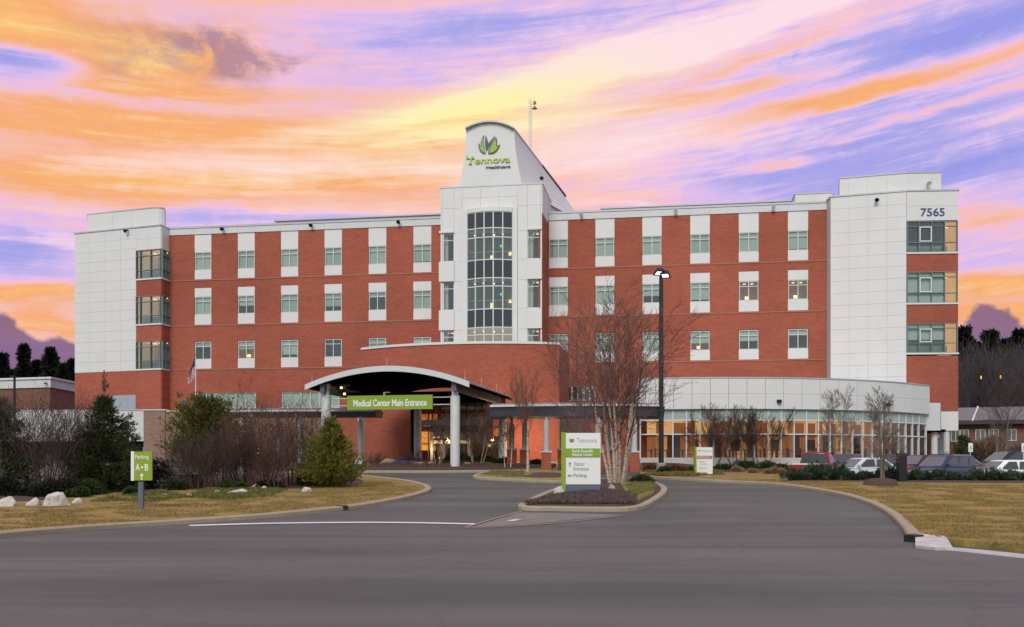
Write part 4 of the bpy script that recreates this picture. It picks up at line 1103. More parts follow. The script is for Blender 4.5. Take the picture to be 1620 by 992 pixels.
# ================================================================== entrance canopy (porte-cochere)
FRp = at(742, 66.0)
ang = R(11.5); ex = Vector((math.cos(ang), -math.sin(ang))); eb_ = Vector((math.sin(ang), math.cos(ang)))
FC = Fr((FRp.x, FRp.y), ex)          # a from -WC (left tip) to 0 (right eave); o = 0 front, -LC back
WC = -FC.a(482); LC_ = 14.6; ze = (HY-604)/FOC*66.0; rise = 1.15
can = empty('entrance_canopy', FC.p(-WC/2, 0, -.3), 'barrel-roofed drop-off canopy on round columns before the brick entrance', 'canopy')
def cz(a): t = (a+WC/2)/(WC/2); return ze + rise*(1-t*t)
NA = 24; As_ = lins(-WC, 0, NA)
def vault(name, z_off0, z_off1, o0, o1, mt, a_in=0.0):
    V = []; Fc = []
    L_ = lins(-WC+a_in, -a_in, NA)
    for o in (o0, o1):
        for zo in (z_off0, z_off1):
            for a in L_: V.append(FC.p(a, o, cz(a)+zo))
    n = NA+1
    for i in range(NA):
        Fc += [(i, i+1, n+i+1, n+i), (2*n+i+1, 2*n+i, 3*n+i, 3*n+i+1), (n+i, n+i+1, 3*n+i+1, 3*n+i), (i+1, i, 2*n+i, 2*n+i+1)]
    Fc += [(0, n, 3*n, 2*n), (n-1, 3*n-1, 4*n-1, 2*n-1)]
    return put(name, pm(V, Fc, mt), can)
vault('canopy_fascia', -.36, .0, -.14, .0, mat('canopy_white', (.58, .60, .61), .5))
vault('canopy_roof', -.10, .03, -LC_, -.142, mat('canopy_roof_metal', (.38, .40, .42), .4, metal=.3))
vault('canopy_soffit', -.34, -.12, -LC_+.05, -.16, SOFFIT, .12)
# standing side beam at the right eave and left eave
BM = mat('canopy_beam', (.10, .11, .14), .5)
for a0, a1 in ((-1.25, -.95), (-WC+.95, -WC+1.25)):
    mb = MB(); zc = cz((a0+a1)/2)
    mb.box(FC, a0, a1, -LC_+.3, -.35, zc-.95, zc-.36); mb.build('beam', BM, can)
mb = MB()
for o_ in (-4.5, -8.5, -12.5): mb.box(FC, -WC+1.3, -1.3, o_-.12, o_+.12, ze-.55, ze-.25)
mb.build('cross_beam', SOFFIT, can)
COLM = mat('column_white', (.62, .62, .62), .6, var=.10, vscale=1.5)
def column(px, o, r, ztop, parent, cap=True, mt=COLM, a=None):
    a = FC.a(px, o) if a is None else a; c = FC.p(a, o, 0); gz = ground(c.x, c.y)-.1
    mb = MB(); mb.lathe((c.x, c.y, 0), [(r*1.15, gz), (r*1.15, gz+.25), (r, gz+.3), (r, ztop-.35), (r*.72, ztop-.33), (r*.72, ztop)], 20)
    mb.build('column', mt, parent, smooth=False)
    if cap: box(FC, 'column_cap', WHITE, a-.2, a+.2, o-.2, o+.2, ztop+.02, cz(a)-.30, parent)
column(720, -1.0, .32, (HY-618)/FOC*67.3, can)
column(516, -1.0, .32, (HY-618)/FOC*69, can)
column(795, -LC_+.8, .32, 4.6, can, cap=False)
column(661, -LC_+1.2, .30, 4.9, can, cap=False)
column(571, -LC_+3, .26, 4.4, can, cap=False)
mb = MB()
for px in (610, 640): 
    pass
for (px, py) in ((540, 612), (545, 622)):
    a = FC.a(px, -2.5); z = zpx(py, 69.5); mb.box(FC, a-.07, a+.07, -2.56, -2.44, z-.07, z+.09)
mb.build('canopy_lamp', LAMP, can)
for (px, py, o_) in ((545, 607, -2.4), (608, 621, -1.6)):
    a = FC.a(px, o_); z = zpx(py, 68.5); mb = MB(); mb.box(FC, a-.05, a+.40, o_-.05, o_+.05, z, z+.06); mb.box(FC, a-.06, a+.08, o_-.07, o_+.07, z-.22, z); mb.build('sprinkler_arm', mat('warm_metal', (.5, .35, .22), .5), can)
# lightning rods on the roof
mb = MB()
for a, o_ in ((-WC+.4, -.3), (-WC/2, -.3), (-.35, -.3), (-.35, -5), (-.35, -10)): c_ = FC.p(a, o_, cz(a)); mb.tube(c_, c_+Vector((0, 0, .55)), .014, .008, 4)
mb.build('lightning_rod', PALEM, can)
# hanging sign with its rods
FS = Fr((FRp.x, FRp.y), ex); os_ = -1.0
sg = empty('hanging_sign', FS.p(FS.a(618, os_), os_, zpx(636, 67.5)), 'long green banner sign reading Medical Center Main Entrance under the canopy', 'sign')
s0, s1 = FS.a(550, os_), FS.a(685, os_); z0, z1 = FS.z(618, 648, os_), FS.z(618, 625.5, os_)
box(FS, 'sign_board', GREEN, s0, s1, os_, os_+.12, z0, z1, sg)
text(FS, 'sign_lettering', 'Medical Center Main Entrance', SIGNW, FS.a(559, os_+.13), FS.a(675, os_+.13), os_+.125, FS.z(618, 643, os_), FS.z(618, 631.8, os_), sg, bold=.022, space=.95, dist=.03)
mb = MB()
for py in (629.5, 641): z = FS.z(618, py, os_); mb.tube(FS.p(FS.a(524, os_), os_-.06, z), FS.p(FS.a(713, os_), os_-.06, z), .035, .035, 6)
mb.build('hanging_rod', PALEM, sg)

# ================================================================== covered walkways
def walkway(label, F, a0, a1, zt, zb, wd, cols_, tipl=0, curve=0.0, mt=BLUGREY, piers=True):
    w = empty('covered_walkway', F.p((a0+a1)/2, -wd/2, ground(*F.p((a0+a1)/2, -wd/2).xy)), label, 'walkway canopy')
    NS = 10; A = lins(a0, a1, NS)
    ob = lambda a: curve*(1-((a-a0)/(a1-a0)*2-1)**2)
    def strip(name, prof, mt):
        V = []; Fc = []; K = len(prof)
        for a in A:
            for (o, z) in prof: V.append(F.p(a, o+ob(a), z))
        for i in range(NS):
            for k in range(K): Fc.append((i*K+k, i*K+(k+1) % K, (i+1)*K+(k+1) % K, (i+1)*K+k))
        Fc += [tuple(range(K))[::-1], tuple(NS*K+k for k in range(K))]
        return put(name, pm(V, Fc, mt), w)
    strip('roof', [(0, zt-.06), (0, zt+.0), (-wd/2, zt+.28), (-wd, zt), (-wd, zt-.06)], mt)
    strip('eave_trim', [(.005, zt-.10), (.06, zt-.10), (.06, zt+.03), (.005, zt+.03)], WHITE2)
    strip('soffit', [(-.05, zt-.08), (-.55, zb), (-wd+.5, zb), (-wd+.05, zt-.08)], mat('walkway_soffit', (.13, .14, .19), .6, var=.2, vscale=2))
    for px, row in cols_:
        o = -.75 if row == 0 else -wd+.7; a = F.a(px, o+ob(0)); o += ob(a); c = F.p(a, o, 0); gz = ground(c.x, c.y)-.1
        pier = 1.35 if piers else .1
        if piers:
            box(F, 'brick_pier', BRICK, a-.32, a+.32, o-.32, o+.32, gz, gz+pier, w)
            box(F, 'pier_cap', CONCW, a-.37, a+.37, o-.37, o+.37, gz+pier+.002, gz+pier+.10, w)
        mb = MB(); mb.lathe((c.x, c.y, 0), [(.19, gz+pier+.1), (.19, zb-.35), (.10, zb-.30), (.10, zb)], 14); mb.build('column', mat('blue_white_column', (.50, .52, .56), .5), w)
    return w
FWk = Fr((at(775, 66).x, at(775, 66).y), (math.cos(R(3)), -math.sin(R(3))))
walkway('low grey walkway canopy on white columns and brick piers right of the entrance', FWk, 0.0, FWk.a(1052), zpx(642.5, 66.3)+.02, zpx(659, 66.3), 5.0,
        [(864.7, 0), (1002.7, 0), (946, 0), (830.7, 1), (889.6, 1), (810, 1), (965, 1)], curve=.9)
FWl = Fr((at(350, 74).x, at(350, 74).y), (math.cos(R(4)), -math.sin(R(4))))
walkway('low grey walkway canopy left of the entrance, behind the bare shrubs', FWl, 0, FWl.a(592), zpx(650, 74), zpx(659, 74), 3.4,
        [(384, 0), (443, 1), (478, 0), (571, 0)], curve=.5, piers=False)

# ================================================================== other buildings
# low white loading-dock building and brown screen wall on the left
ZW1, ZW2 = 4.62, 2.15
Pa, Pb = at(-120, 84), at(228, 81.5); FD = Fr.between(Pa, Pb); Ld = (Pb-Pa).length
dock = empty('loading_dock_building', FD.p(Ld/2, -2, .5), 'low white-fronted dock building behind the conifers at left', 'building')
for i in range(8): box(FD, 'fascia_panel', WHITE2, Ld*i/8+.01, Ld*(i+1)/8-.01, -.3, 0, ZW2, ZW1, dock)
box(FD, 'roof', ROOF, 0, Ld, -9, -.31, ZW1-.3, ZW1-.1, dock)
box(FD, 'coping', COPING, -.05, Ld+.05, -.35, .05, ZW1+.002, ZW1+.10, dock)
box(FD, 'dock_opening', SOFFIT, 0, Ld, -1.2, -.1, ZW2-.45, ZW2-.01, dock)
box(FD, 'back_wall', mat('grey_block_wall', (.24, .23, .23), .9, var=.2, vscale=.8), 0, Ld, -3.2, -3.0, -.5, ZW1-.4, dock)
for i in range(5): box(FD, 'dock_door', WHITE2, Ld*(i+.25)/5, Ld*(i+.7)/5, -2.99, -2.9, -.3, 1.3, dock)
Qb = at(520, 79.8); FB = Fr.between(Pb, Qb); Lb = (Qb-Pb).length
scr = empty('screen_wall', FB.p(Lb/2, 0, .5), 'long brown block screen wall behind the round arborvitae', 'wall')
aj = FB.a(262)
box(FB, 'wall_section', BROWN, 0, aj, -.4, .10, -1, ZW1-.02, scr); box(FB, 'wall_section', BROWN, aj+.004, Lb, -.4, 0, -1, ZW1-.12, scr)
box(FB, 'coping', CONCW, -.05, aj+.05, -.45, .16, ZW1-.018, ZW1+.08, scr); box(FB, 'coping', CONCW, aj+.06, Lb, -.45, .06, ZW1-.118, ZW1-.02, scr)
solid('wall_return', [Pb+Vector((-.2, .2)), Pb+Vector((.2, .2)), Pb+Vector((1.2, 10)), Pb+Vector((.8, 10))], -1, ZW1-.03, BROWN, scr)
# far-left brick building with a white cornice
Ga, Gb, Gc = at(-160, 118), at(79, 112), at(125, 120)
far = empty('brick_building', (Gb.x, Gb.y, .6), 'low brick building with a deep white cornice at the far left', 'building')
solid('brick_wall', [Ga, Gb, Gc, Gc+Vector((-6, 14)), Ga+Vector((0, 20))], .2, zpx(613.5, 112), DBRICK, far)
def grow(pts, d):
    c = sum(pts, Vector((0, 0)))/len(pts); return [p+(p-c).normalized()*d for p in pts]
core = [Ga, Gb, Gc, Gc+Vector((-6, 14)), Ga+Vector((0, 20))]
solid('cornice', grow(core, .25), zpx(613, 112), zpx(600, 112), WHITE2, far)
solid('cornice_top', grow(core, .5), zpx(599.6, 112), zpx(596.5, 112), WHITE, far)
Fg = Fr.between(Ga, Gb)
for px in (72, ): box(Fg, 'wall_light', BLACKM, Fg.a(px, .4)-.08, Fg.a(px, .4)+.08, .3, .5, zpx(607, 112)-.1, zpx(607, 112)+.1, far)
# right: low building with a grey hipped roof
Ha = at(1500, 112); Hb = at(1680, 108); FH = Fr.between(Ha, Hb); LH = (Hb-Ha).length
low = empty('single_storey_building', FH.p(LH/2, -4, 0), 'low brick house-like clinic with a grey hipped roof at far right', 'building')
zr_, ze_ = zpx(645, 116), zpx(664, 110)
box(FH, 'brick_wall', DBRICK, 0, LH, -10, -.8, -.8, ze_-.01, low)
mb = MB(); aj = FH.a(1538)
mb.poly([FH.p(0, 0, ze_), FH.p(LH+10, 0, ze_), FH.p(LH+10, -5, zr_), FH.p(0, -5, zr_)]); mb.poly([FH.p(0, -10, ze_), FH.p(0, -5, zr_), FH.p(LH+10, -5, zr_), FH.p(LH+10, -10, ze_)])
mb.poly([FH.p(0, 0, ze_-.25), FH.p(LH+10, 0, ze_-.25), FH.p(LH+10, 0, ze_), FH.p(0, 0, ze_)])
mb.build('roof', mat('grey_shingle', (.17, .155, .165), .9, var=.15, vscale=1.5), low)
mb = MB(); mb.tube(FH.p(FH.a(1538), .1, ze_-.1), FH.p(FH.a(1547, -4.8), -4.8, zr_+.05), .12, .12, 5); mb.build('hip_cap', WHITE2, low)
box(FH, 'fascia', mat('brown_fascia', (.06, .045, .04), .8), 0, LH+10, .01, .1, ze_-.45, ze_-.02, low)
for px in (1512, 1525, 1551, 1572, 1600): a = FH.a(px, -.8); window(FH, a-.5, a+.5, ze_-2.3, ze_-1.0, -.7, low, 0, 0, 2, 0, depth=.1)

# ================================================================== vegetation
BARK = mat('grey_bark', (.16, .125, .105), .9, var=.25, vscale=6)
TWIG = mat('brown_twigs', (.082, .050, .042), .9, var=.2, vscale=2)
TWIGS = mat('dark_reddish_twigs', (.115, .056, .045), .9, var=.25, vscale=2)
TWIGR = mat('reddish_twigs', (.155, .085, .07), .9, var=.2, vscale=2)
TWIGG = mat('grey_twigs', (.17, .145, .135), .9, var=.2, vscale=2)
BIRCH = mat('birch_bark', (.52, .40, .31), .85, col2=(.20, .12, .085), vscale=7, stretch=(1, 1, 2.2), var=.2, c2lo=.52, c2hi=.60)
def fol(name, c, c2, vs=2.2):
    m = mat(name, c, .75, col2=c2, vscale=vs, var=.30, spec=.25); return m
LF_DARK = fol('dark_needles', (.020, .036, .012), (.058, .078, .020))
LF_BLK = fol('near_black_needles', (.008, .013, .008), (.018, .022, .012))
LF_OLIVE = fol('olive_needles', (.075, .078, .016), (.14, .125, .026))
LF_GOLD = fol('golden_needles', (.085, .098, .018), (.25, .22, .038))
LF_JUN = fol('blue_green_juniper', (.026, .050, .030), (.095, .140, .085), 3.0)
LF_MID = fol('green_leaves', (.020, .042, .012), (.055, .088, .020))
LF_COV = fol('ground_cover_leaves', (.075, .095, .025), (.19, .165, .045), 2.0)
LF_TAN = fol('tan_grass', (.26, .15, .085), (.36, .23, .14), 3)
LF_RUST = fol('rusty_leaves', (.22, .085, .035), (.12, .05, .035), 3)
LF_PURP = fol('purple_brown_tufts', (.085, .055, .055), (.15, .105, .10), 2)
class Wood:
    def __init__(s, seed): s.r = random.Random(seed); s.main = MB(); s.fine = []; s.cut = 0.0
    def seg(s, p, q, r0, r1, lvl):
        if lvl == 0 and r0 > s.cut: s.main.tube(p, q, r0, r1, 7, cap=False)
        else: s.fine.append((p, q, r0, r1))
    def branch(s, p, d, L, r, lvl, mx, up=.12, wob=.18, kids=(3, 5), ratio=.55, spread=.7, rmin=.006, start=.3):
        n = max(2, 7-2*lvl); pts = [p]; d = d.normalized()
        for i in range(n):
            d = (d + Vector((s.r.gauss(0, wob), s.r.gauss(0, wob), s.r.gauss(0, wob*.5)+up))*(1/n*1.5)).normalized()
            pts.append(pts[-1]+d*(L/n))
        for i in range(n):
            s.seg(pts[i], pts[i+1], max(rmin, r*(1-.9*i/n)), max(rmin*.8, r*(1-.9*(i+1)/n)), lvl)
        if lvl < mx:
            kk = s.r.randint(*kids)
            if lvl == 0: kk = int(kk*2.2)
            for k in range(kk):
                t = start+(1-start)*(k+s.r.random())/kk; i = min(n-1, int(t*n)); b = pts[i].lerp(pts[i+1], t*n-i)
                dd = (pts[i+1]-pts[i]).normalized(); a = dd.orthogonal().normalized(); a.rotate(Matrix.Rotation(s.r.random()*6.283, 3, dd))
                nd = (dd*(1-spread*.4)+a*spread*s.r.uniform(.6, 1.2)).normalized()
                s.branch(b, nd, L*(ratio if lvl == 0 else .52)*s.r.uniform(.75, 1.2)*(1.25-.6*t), max(rmin, r*(1-.75*t)*(.42 if lvl == 0 else .55)), lvl+1, mx, up, wob, kids, ratio, spread, rmin, .15)
    def fine_mesh(s, mt):
        S = s.fine; n = len(S)
        if not n: return None
        P0 = np.array([tuple(a[0]) for a in S]); P1 = np.array([tuple(a[1]) for a in S]); r0 = np.array([a[2] for a in S]); r1 = np.array([a[3] for a in S])
        d = P1-P0; d /= np.maximum(np.linalg.norm(d, axis=1, keepdims=True), 1e-9)
        h = np.where(np.abs(d[:, 2:3]) < .9, np.array([[0, 0, 1.]]), np.array([[1., 0, 0]])); a = np.cross(d, h); a /= np.linalg.norm(a, axis=1, keepdims=True); b = np.cross(d, a)
        V = np.zeros((n, 6, 3))
        for i in range(3):
            t = 2*math.pi*i/3; off = a*math.cos(t)+b*math.sin(t)
            V[:, i] = P0+off*r0[:, None]; V[:, 3+i] = P1+off*r1[:, None]
        base_ = np.arange(n)[:, None]*6
        F_ = np.concatenate([base_+np.array([[i, (i+1) % 3, 3+(i+1) % 3, 3+i]]) for i in range(3)])
        return fast_mesh(V.reshape(-1, 3), F_, mt)
def fast_mesh(V, Fa, mt):
    me = bpy.data.meshes.new('m'); k = Fa.shape[1]; n = len(Fa)
    me.vertices.add(len(V)); me.vertices.foreach_set('co', np.ascontiguousarray(V, dtype=np.float32).ravel())
    me.loops.add(n*k); me.loops.foreach_set('vertex_index', np.ascontiguousarray(Fa, dtype=np.int32).ravel())
    me.polygons.add(n); me.polygons.foreach_set('loop_start', np.arange(0, n*k, k, dtype=np.int32))
    try: me.polygons.foreach_set('loop_total', np.full(n, k, dtype=np.int32))
    except Exception: pass
    me.update(calc_edges=True); me.materials.append(mt); return me
def sprays(C, D, L, wdt, rng, jit=.5, mt=None, per=1):
    """many small blade-like leaves: centres C, directions D (Nx3)"""
    if per > 1: C = np.repeat(C, per, 0); D = np.repeat(D, per, 0)
    n = len(C); D = D+rng.normal(0, jit, (n, 3)); D /= np.maximum(np.linalg.norm(D, axis=1, keepdims=True), 1e-9)
    a = np.cross(D, rng.normal(0, 1, (n, 3))); a /= np.maximum(np.linalg.norm(a, axis=1, keepdims=True), 1e-9)
    l = (L*rng.uniform(.5, 1.2, n))[:, None]; w = (wdt*rng.uniform(.6, 1.3, n))[:, None]
    V = np.stack([C-a*w, C+D*l*.5+a*w*.6, C+D*l, C+a*w], 1)
    V[:, 1] = C+D*l*.55+a*w*.9
    V[:, 0] = C-a*w*.5; V[:, 3] = C+D*l*.5-a*w*.9
    V = np.stack([V[:, 0], V[:, 1], V[:, 2], V[:, 3]], 1)
    Fa = (np.arange(n)[:, None]*4+np.array([[0, 1, 2, 3]]))
    return fast_mesh(V.reshape(-1, 3), Fa, mt)
TR = 'bare winter trees'
def bare_tree(px, py, top, hw, label, stems=1, seed=1, bark=BARK, twig=TWIG, r=.07, mx=4, kids=(3, 5), name='bare_tree', cat='tree', lean=.10, d=None, fork=.45, spread=.62, grp=None, rmin=.007, up=.14, start=.3):
    b = base(px, py, d); dep = b.y; H = zpx(top, dep)-b.z; rad = hw/FOC*dep
    t = empty(name, b, label, cat, grp); w = Wood(seed); w.cut = r*.42 if bark is BIRCH else 0
    for k in range(stems):
        a = 2*math.pi*k/max(1, stems)+w.r.random(); off = Vector((math.cos(a), math.sin(a), 0))*(0 if stems == 1 else .10+.07*w.r.random()*stems)
        dirv = Vector((off.x*lean*6*w.r.uniform(.5, 1.2), off.y*lean*5, 1)) if stems > 1 else Vector((w.r.gauss(0, .03), 0, 1))
        w.branch(b+off-Vector((0, 0, .15)), dirv, H*w.r.uniform(.80, 1.0)*(.86 if stems > 1 else .92), r*w.r.uniform(.8, 1.15), 0, mx, up, .10, kids, fork*rad/H*3.0 if False else fork, spread, rmin, start)
    w.main.build('trunk', bark, t, smooth=True)
    me = w.fine_mesh(twig)
    if me: put('branches', me, t)
    return t
def bare_shrub(px, py, top, hw, label, seed, twig=TWIG, n=26, leaves=None, name='bare_shrub', d=None, grp=None, mx=2):
    b = base(px, py, d); H = zpx(top, b.y)-b.z; rad = hw/FOC*b.y; t = empty(name, b, label, 'shrub', grp); w = Wood(seed)
    for k in range(n):
        a = w.r.random()*6.283; q = w.r.random()**.5; dirv = Vector((math.cos(a)*q*rad/H*1.15, math.sin(a)*q*rad/H*.8, 1))
        w.branch(b+Vector((math.cos(a)*q*rad*.35, math.sin(a)*q*rad*.3, -.05)), dirv, H*w.r.uniform(.65, 1.02), .022, 1, mx+1, .16, .14, (5, 7), .42, .6, .006, .2)
    put('branches', w.fine_mesh(twig), t)
    if leaves:
        rng = np.random.default_rng(seed); ends = np.array([tuple(s_[1]) for s_ in w.fine]); sel = ends[rng.random(len(ends)) < leaves[1]]
        put('leaves', sprays(sel, np.tile([[0, 0, -.3]], (len(sel), 1)), .10, .035, rng, 1.0, leaves[0], 1), t)
    return t
def conifer(px, py, top, hw, label, mt, seed, n=160, per=26, shape=.8, up=.35, leader=0, d=None, cat='tree', name='conifer', droop=0.0, L=.22, wd=.022, zlow=.04, grp=None):
    b = base(px, py, d); H = zpx(top, b.y)-b.z; rad = hw/FOC*b.y; rng = np.random.default_rng(seed)
    t = empty(name, b, label, cat, grp); mb = MB(); mb.tube(b-Vector((0, 0, .1)), b+Vector((0, 0, H+leader)), .05+.012*H, .012, 7); mb.build('trunk', BARK, t)
    C = []; D = []
    for k in range(n):
        tt = zlow+(1-zlow)*rng.random()**1.15; az = rng.random()*6.283
        prof_ = (1-tt)**shape*(1 if tt > .12 else .75+tt*2)
        l = rad*prof_*(rng.uniform(.55, 1.28) if rng.random() > .12 else rng.uniform(1.1, 1.5))+.05
        m = max(5, int(per*(.35+prof_)))
        s_ = rng.random(m)**.6
        dirv = np.array([math.cos(az), math.sin(az), up+rng.normal(0, .1)])
        p = np.array([b.x, b.y, b.z+H*tt*.96])[None]+dirv[None]*(l*s_)[:, None]+rng.normal(0, .05+.03*l, (m, 3))
        p[:, 2] -= droop*(s_*l)**2
        C.append(p); D.append(np.tile(dirv[None]+np.array([[0, 0, .3]]), (m, 1)))
    if leader:
        m = 30; s_ = rng.random(m); C.append(np.stack([b.x+rng.normal(0, .05, m), b.y+rng.normal(0, .05, m), b.z+H+leader*s_*.9], 1)); D.append(np.tile([[0, 0, 1.]], (m, 1)))
    put('crown', sprays(np.concatenate(C), np.concatenate(D), L, wd, rng, .45, mt, 3), t)
    return t
def mound(px, py, hw, hpx, label, mt, seed, n=900, name='evergreen_shrub', cat='shrub', d=None, L=.14, wd=.03, lumps=7, upb=.5, depth=.8, grp=None, kind=None):
    b = base(px, py, d); rad = hw/FOC*b.y; H = hpx/FOC*b.y; rng = np.random.default_rng(seed)
    t = empty(name, b, label, cat, grp)
    C = []; D = []
    for k in range(lumps):
        a = rng.random()*6.283; q = rng.random()**.5*.55; rr_ = rng.uniform(.45, .65)
        c = np.array([b.x+math.cos(a)*q*rad, b.y+math.sin(a)*q*rad*depth, b.z+H*rng.uniform(.15, .42)])
        v = rng.normal(0, 1, (n//lumps, 3)); v /= np.linalg.norm(v, axis=1, keepdims=True); v[:, 2] = np.abs(v[:, 2])*1.0-.25
        sh = rng.uniform(.72, 1.05, (len(v), 1))
        C.append(c+v*sh*np.array([[rad*rr_, rad*rr_*depth, H*.58]])); D.append(v+np.array([[0, 0, upb]]))
    C = np.concatenate(C); C[:, 2] = np.maximum(C[:, 2], b.z+.01)
    put('foliage', sprays(C, np.concatenate(D), L, wd, rng, .5, mt, 3), t)
    mb = MB()
    for k in range(4): a = rng.random()*6.283; mb.tube(b-Vector((0, 0, .05)), b+Vector((math.cos(a)*rad*.4, math.sin(a)*rad*.3, H*.6)), .03, .01, 5)
    mb.build('stems', BARK, t)
    return t
def juniper(px, py, hw, hpx, label, seed, mt=LF_JUN, n=60, d=None, grp=None, lift=.55):
    b = base(px, py, d); rad = hw/FOC*b.y; H = hpx/FOC*b.y; rng = np.random.default_rng(seed); t = empty('juniper', b, label, 'juniper', grp)
    C = []; D = []; w = Wood(seed)
    for k in range(n):
        az = rng.random()*6.283; l = rng.uniform(.55, 1.1); el = rng.uniform(.15, 1.15)
        m = 26; s_ = np.sort(rng.random(m))**.8
        e = np.array([math.cos(az)*rad*l*math.cos(el*.8), math.sin(az)*rad*.75*l*math.cos(el*.8), H*l*math.sin(el)*1.05])
        p = np.array([b.x, b.y, b.z])[None]+e[None]*s_[:, None]; p[:, 2] += H*.30*np.sin(s_*math.pi*.8)
        p += rng.normal(0, .035, (m, 3)); C.append(p); dd = e/np.linalg.norm(e); D.append(np.tile(dd+np.array([0, 0, lift*.4]), (m, 1)))
        w.fine.append((b.copy(), b+Vector(e*.8)+Vector((0, 0, H*.2)), .014, .005))
    put('foliage', sprays(np.concatenate(C), np.concatenate(D), .15, .016, rng, .30, mt, 4), t); put('stems', w.fine_mesh(TWIG), t)
    return t
def rock(px, py, w_px, h_px, label, seed, mt=None, d=None, grp=None):
    b = base(px, py, d, .10); sx = w_px/FOC*b.y/2; sz = h_px/FOC*b.y
    bm = bmesh.new(); bmesh.ops.create_icosphere(bm, subdivisions=3, radius=1)
    rr_ = random.Random(seed)
    planes = [(Vector((rr_.gauss(0, 1), rr_.gauss(0, 1), rr_.gauss(.3, .8))).normalized(), rr_.uniform(.62, .92)) for _ in range(12)]
    for v in bm.verts:
        for nrm, dd in planes:
            q = v.co.dot(nrm)
            if q > dd: v.co -= nrm*(q-dd)*.92
        v.co += v.co*mnoise.noise(v.co*2.2+Vector((seed, 0, 0)))*.16
        v.co = Vector((v.co.x*sx, v.co.y*sx*.75, max(-.3, v.co.z)*sz*.95))
    me = bpy.data.meshes.new('m'); bm.to_mesh(me); bm.free(); me.materials.append(mt or STONE)
    return put('boulder', me, None, Matrix.Translation(b), label=label, cat='boulder', group=grp)
STONE = mat('pale_limestone', (.52, .47, .43), .9, var=.25, vscale=3, col2=(.30, .27, .25), bump=.6, bscale=6, c2lo=.5, c2hi=.7)
STONEB = mat('brown_stone', (.30, .22, .16), .9, var=.3, vscale=3, bump=.6, bscale=6)

# ---- left border
conifer(2, 786, 628, 62, 'very dark conifer cut by the left edge of the photo', LF_DARK, 11, 230, 24, .75, .30)
bare_shrub(72, 786, 640, 62, 'tall bare brown shrub between the dark conifer and the pointed conifer at left', 12, TWIG, 40)
conifer(165, 783, 622, 58, 'pointed dark green conifer with a long thin leader left of the parking sign', LF_DARK, 13, 330, 24, .80, .38, leader=1.0)
conifer(203, 776, 652, 24, 'narrow sparse conifer right behind the pointed one', LF_DARK, 14, 90, 14, .8, .5)
bare_shrub(118, 783, 668, 40, 'bare brown shrub leaning on the left flank of the pointed conifer', 15, TWIG, 22)
conifer(326, 772, 634, 62, 'round-topped olive arborvitae with bare brown twigs over its lower half', LF_OLIVE, 16, 400, 24, .42, .70, name='arborvitae', zlow=.10)
bare_shrub(312, 778, 694, 46, 'grey brown bare shrub in front of the olive arborvitae', 17, TWIG, 34)
bare_shrub(352, 777, 690, 40, 'bare shrub on the right front of the olive arborvitae', 18, TWIG, 26)
bare_shrub(412, 776, 648, 46, 'tall bare purplish shrub with a few orange leaves right of the arborvitae', 19, TWIGS, 36, (mat('orange_leaves', (.45, .20, .03), .8), .06))
bare_shrub(462, 774, 652, 42, 'bare reddish shrub just left of the golden conifer', 20, TWIGS, 30, (LF_RUST, .05))
bare_shrub(385, 774, 690, 30, 'lower dark bare shrub between the arborvitae and the orange-leaved shrub', 21, TWIG, 26)
bare_shrub(436, 777, 700, 34, 'low bare reddish brown shrub before the orange-leaved shrub', 22, TWIGS, 28)
conifer(524, 775, 660, 50, 'golden green conifer standing on the lawn before the left canopy column', LF_GOLD, 23, 330, 24, .88, .42, zlow=.02)
bare_tree(398, 760, 606, 22, 'thin bare sapling rising above the purplish shrubs', 1, 24, r=.03, mx=3, kids=(3, 4), fork=.4)
for i, (px, py, hw, hh, mt_, lb_) in enumerate([
    (22, 791, 40, 42, LF_BLK, 'near-black low evergreen at the left edge behind the grey boulders'),
    (88, 790, 42, 40, LF_BLK, 'near-black low evergreen behind the big white boulder'),
    (146, 787, 27, 34, LF_DARK, 'rounded dark green shrub right of the big white boulder'),
    (182, 779, 38, 48, LF_BLK, 'black-green shrub under the right side of the pointed conifer'),
    (222, 778, 30, 46, LF_BLK, 'dark shrub directly behind the parking sign post'),
    (258, 772, 38, 54, LF_BLK, 'dark flat-topped shrub between parking sign and arborvitae'),
    (276, 779, 24, 26, LF_DARK, 'small rounded green shrub in front of the flat-topped dark shrub'),
    (208, 787, 16, 18, LF_DARK, 'tiny green tuft shrub beside the sign post base'),
    (372, 778, 24, 22, LF_DARK, 'low dark shrub between the arborvitae and the orange-leaved shrub'), (428, 777, 22, 20, LF_BLK, 'low blackish shrub under the orange-leaved shrub'), (488, 774, 20, 28, LF_DARK, 'dark low shrub hugging the left side of the golden conifer'),
    (300, 776, 24, 30, LF_BLK, 'dark low shrub under the left side of the olive arborvitae'), (118, 791, 22, 24, LF_DARK, 'low green shrub touching the right side of the big white boulder'), (55, 792, 26, 30, LF_BLK, 'near-black low shrub between the small boulders'),
    (506, 762, 24, 26, LF_DARK, 'small dark evergreen peeping out left of the golden conifer')]):
    mound(px, py, hw, hh, lb_, mt_, 40+i, 1000)
for i, (px, py, w_, h_, lb_) in enumerate([
    (14, 806, 36, 18, 'grey boulder at the left edge of the photo'), (52, 805, 24, 15, 'small grey boulder second from the left edge'),
    (91, 805, 50, 29, 'largest white boulder in the left border'), (122, 801, 24, 10, 'flat pale stone right of the largest boulder'),
    (240, 776, 20, 11, 'pinkish stone just right of the parking sign post'), (300, 790, 14, 7, 'small flat stone low in the ground cover'),
    (378, 785, 44, 9, 'long flat stone at the edge of the ground cover'), (437, 774, 34, 8, 'flat stone before the reddish shrubs'),
    (566, 741, 20, 14, 'round white boulder right of the golden conifer')]):
    rock(px, py, w_, h_, lb_, i+3)
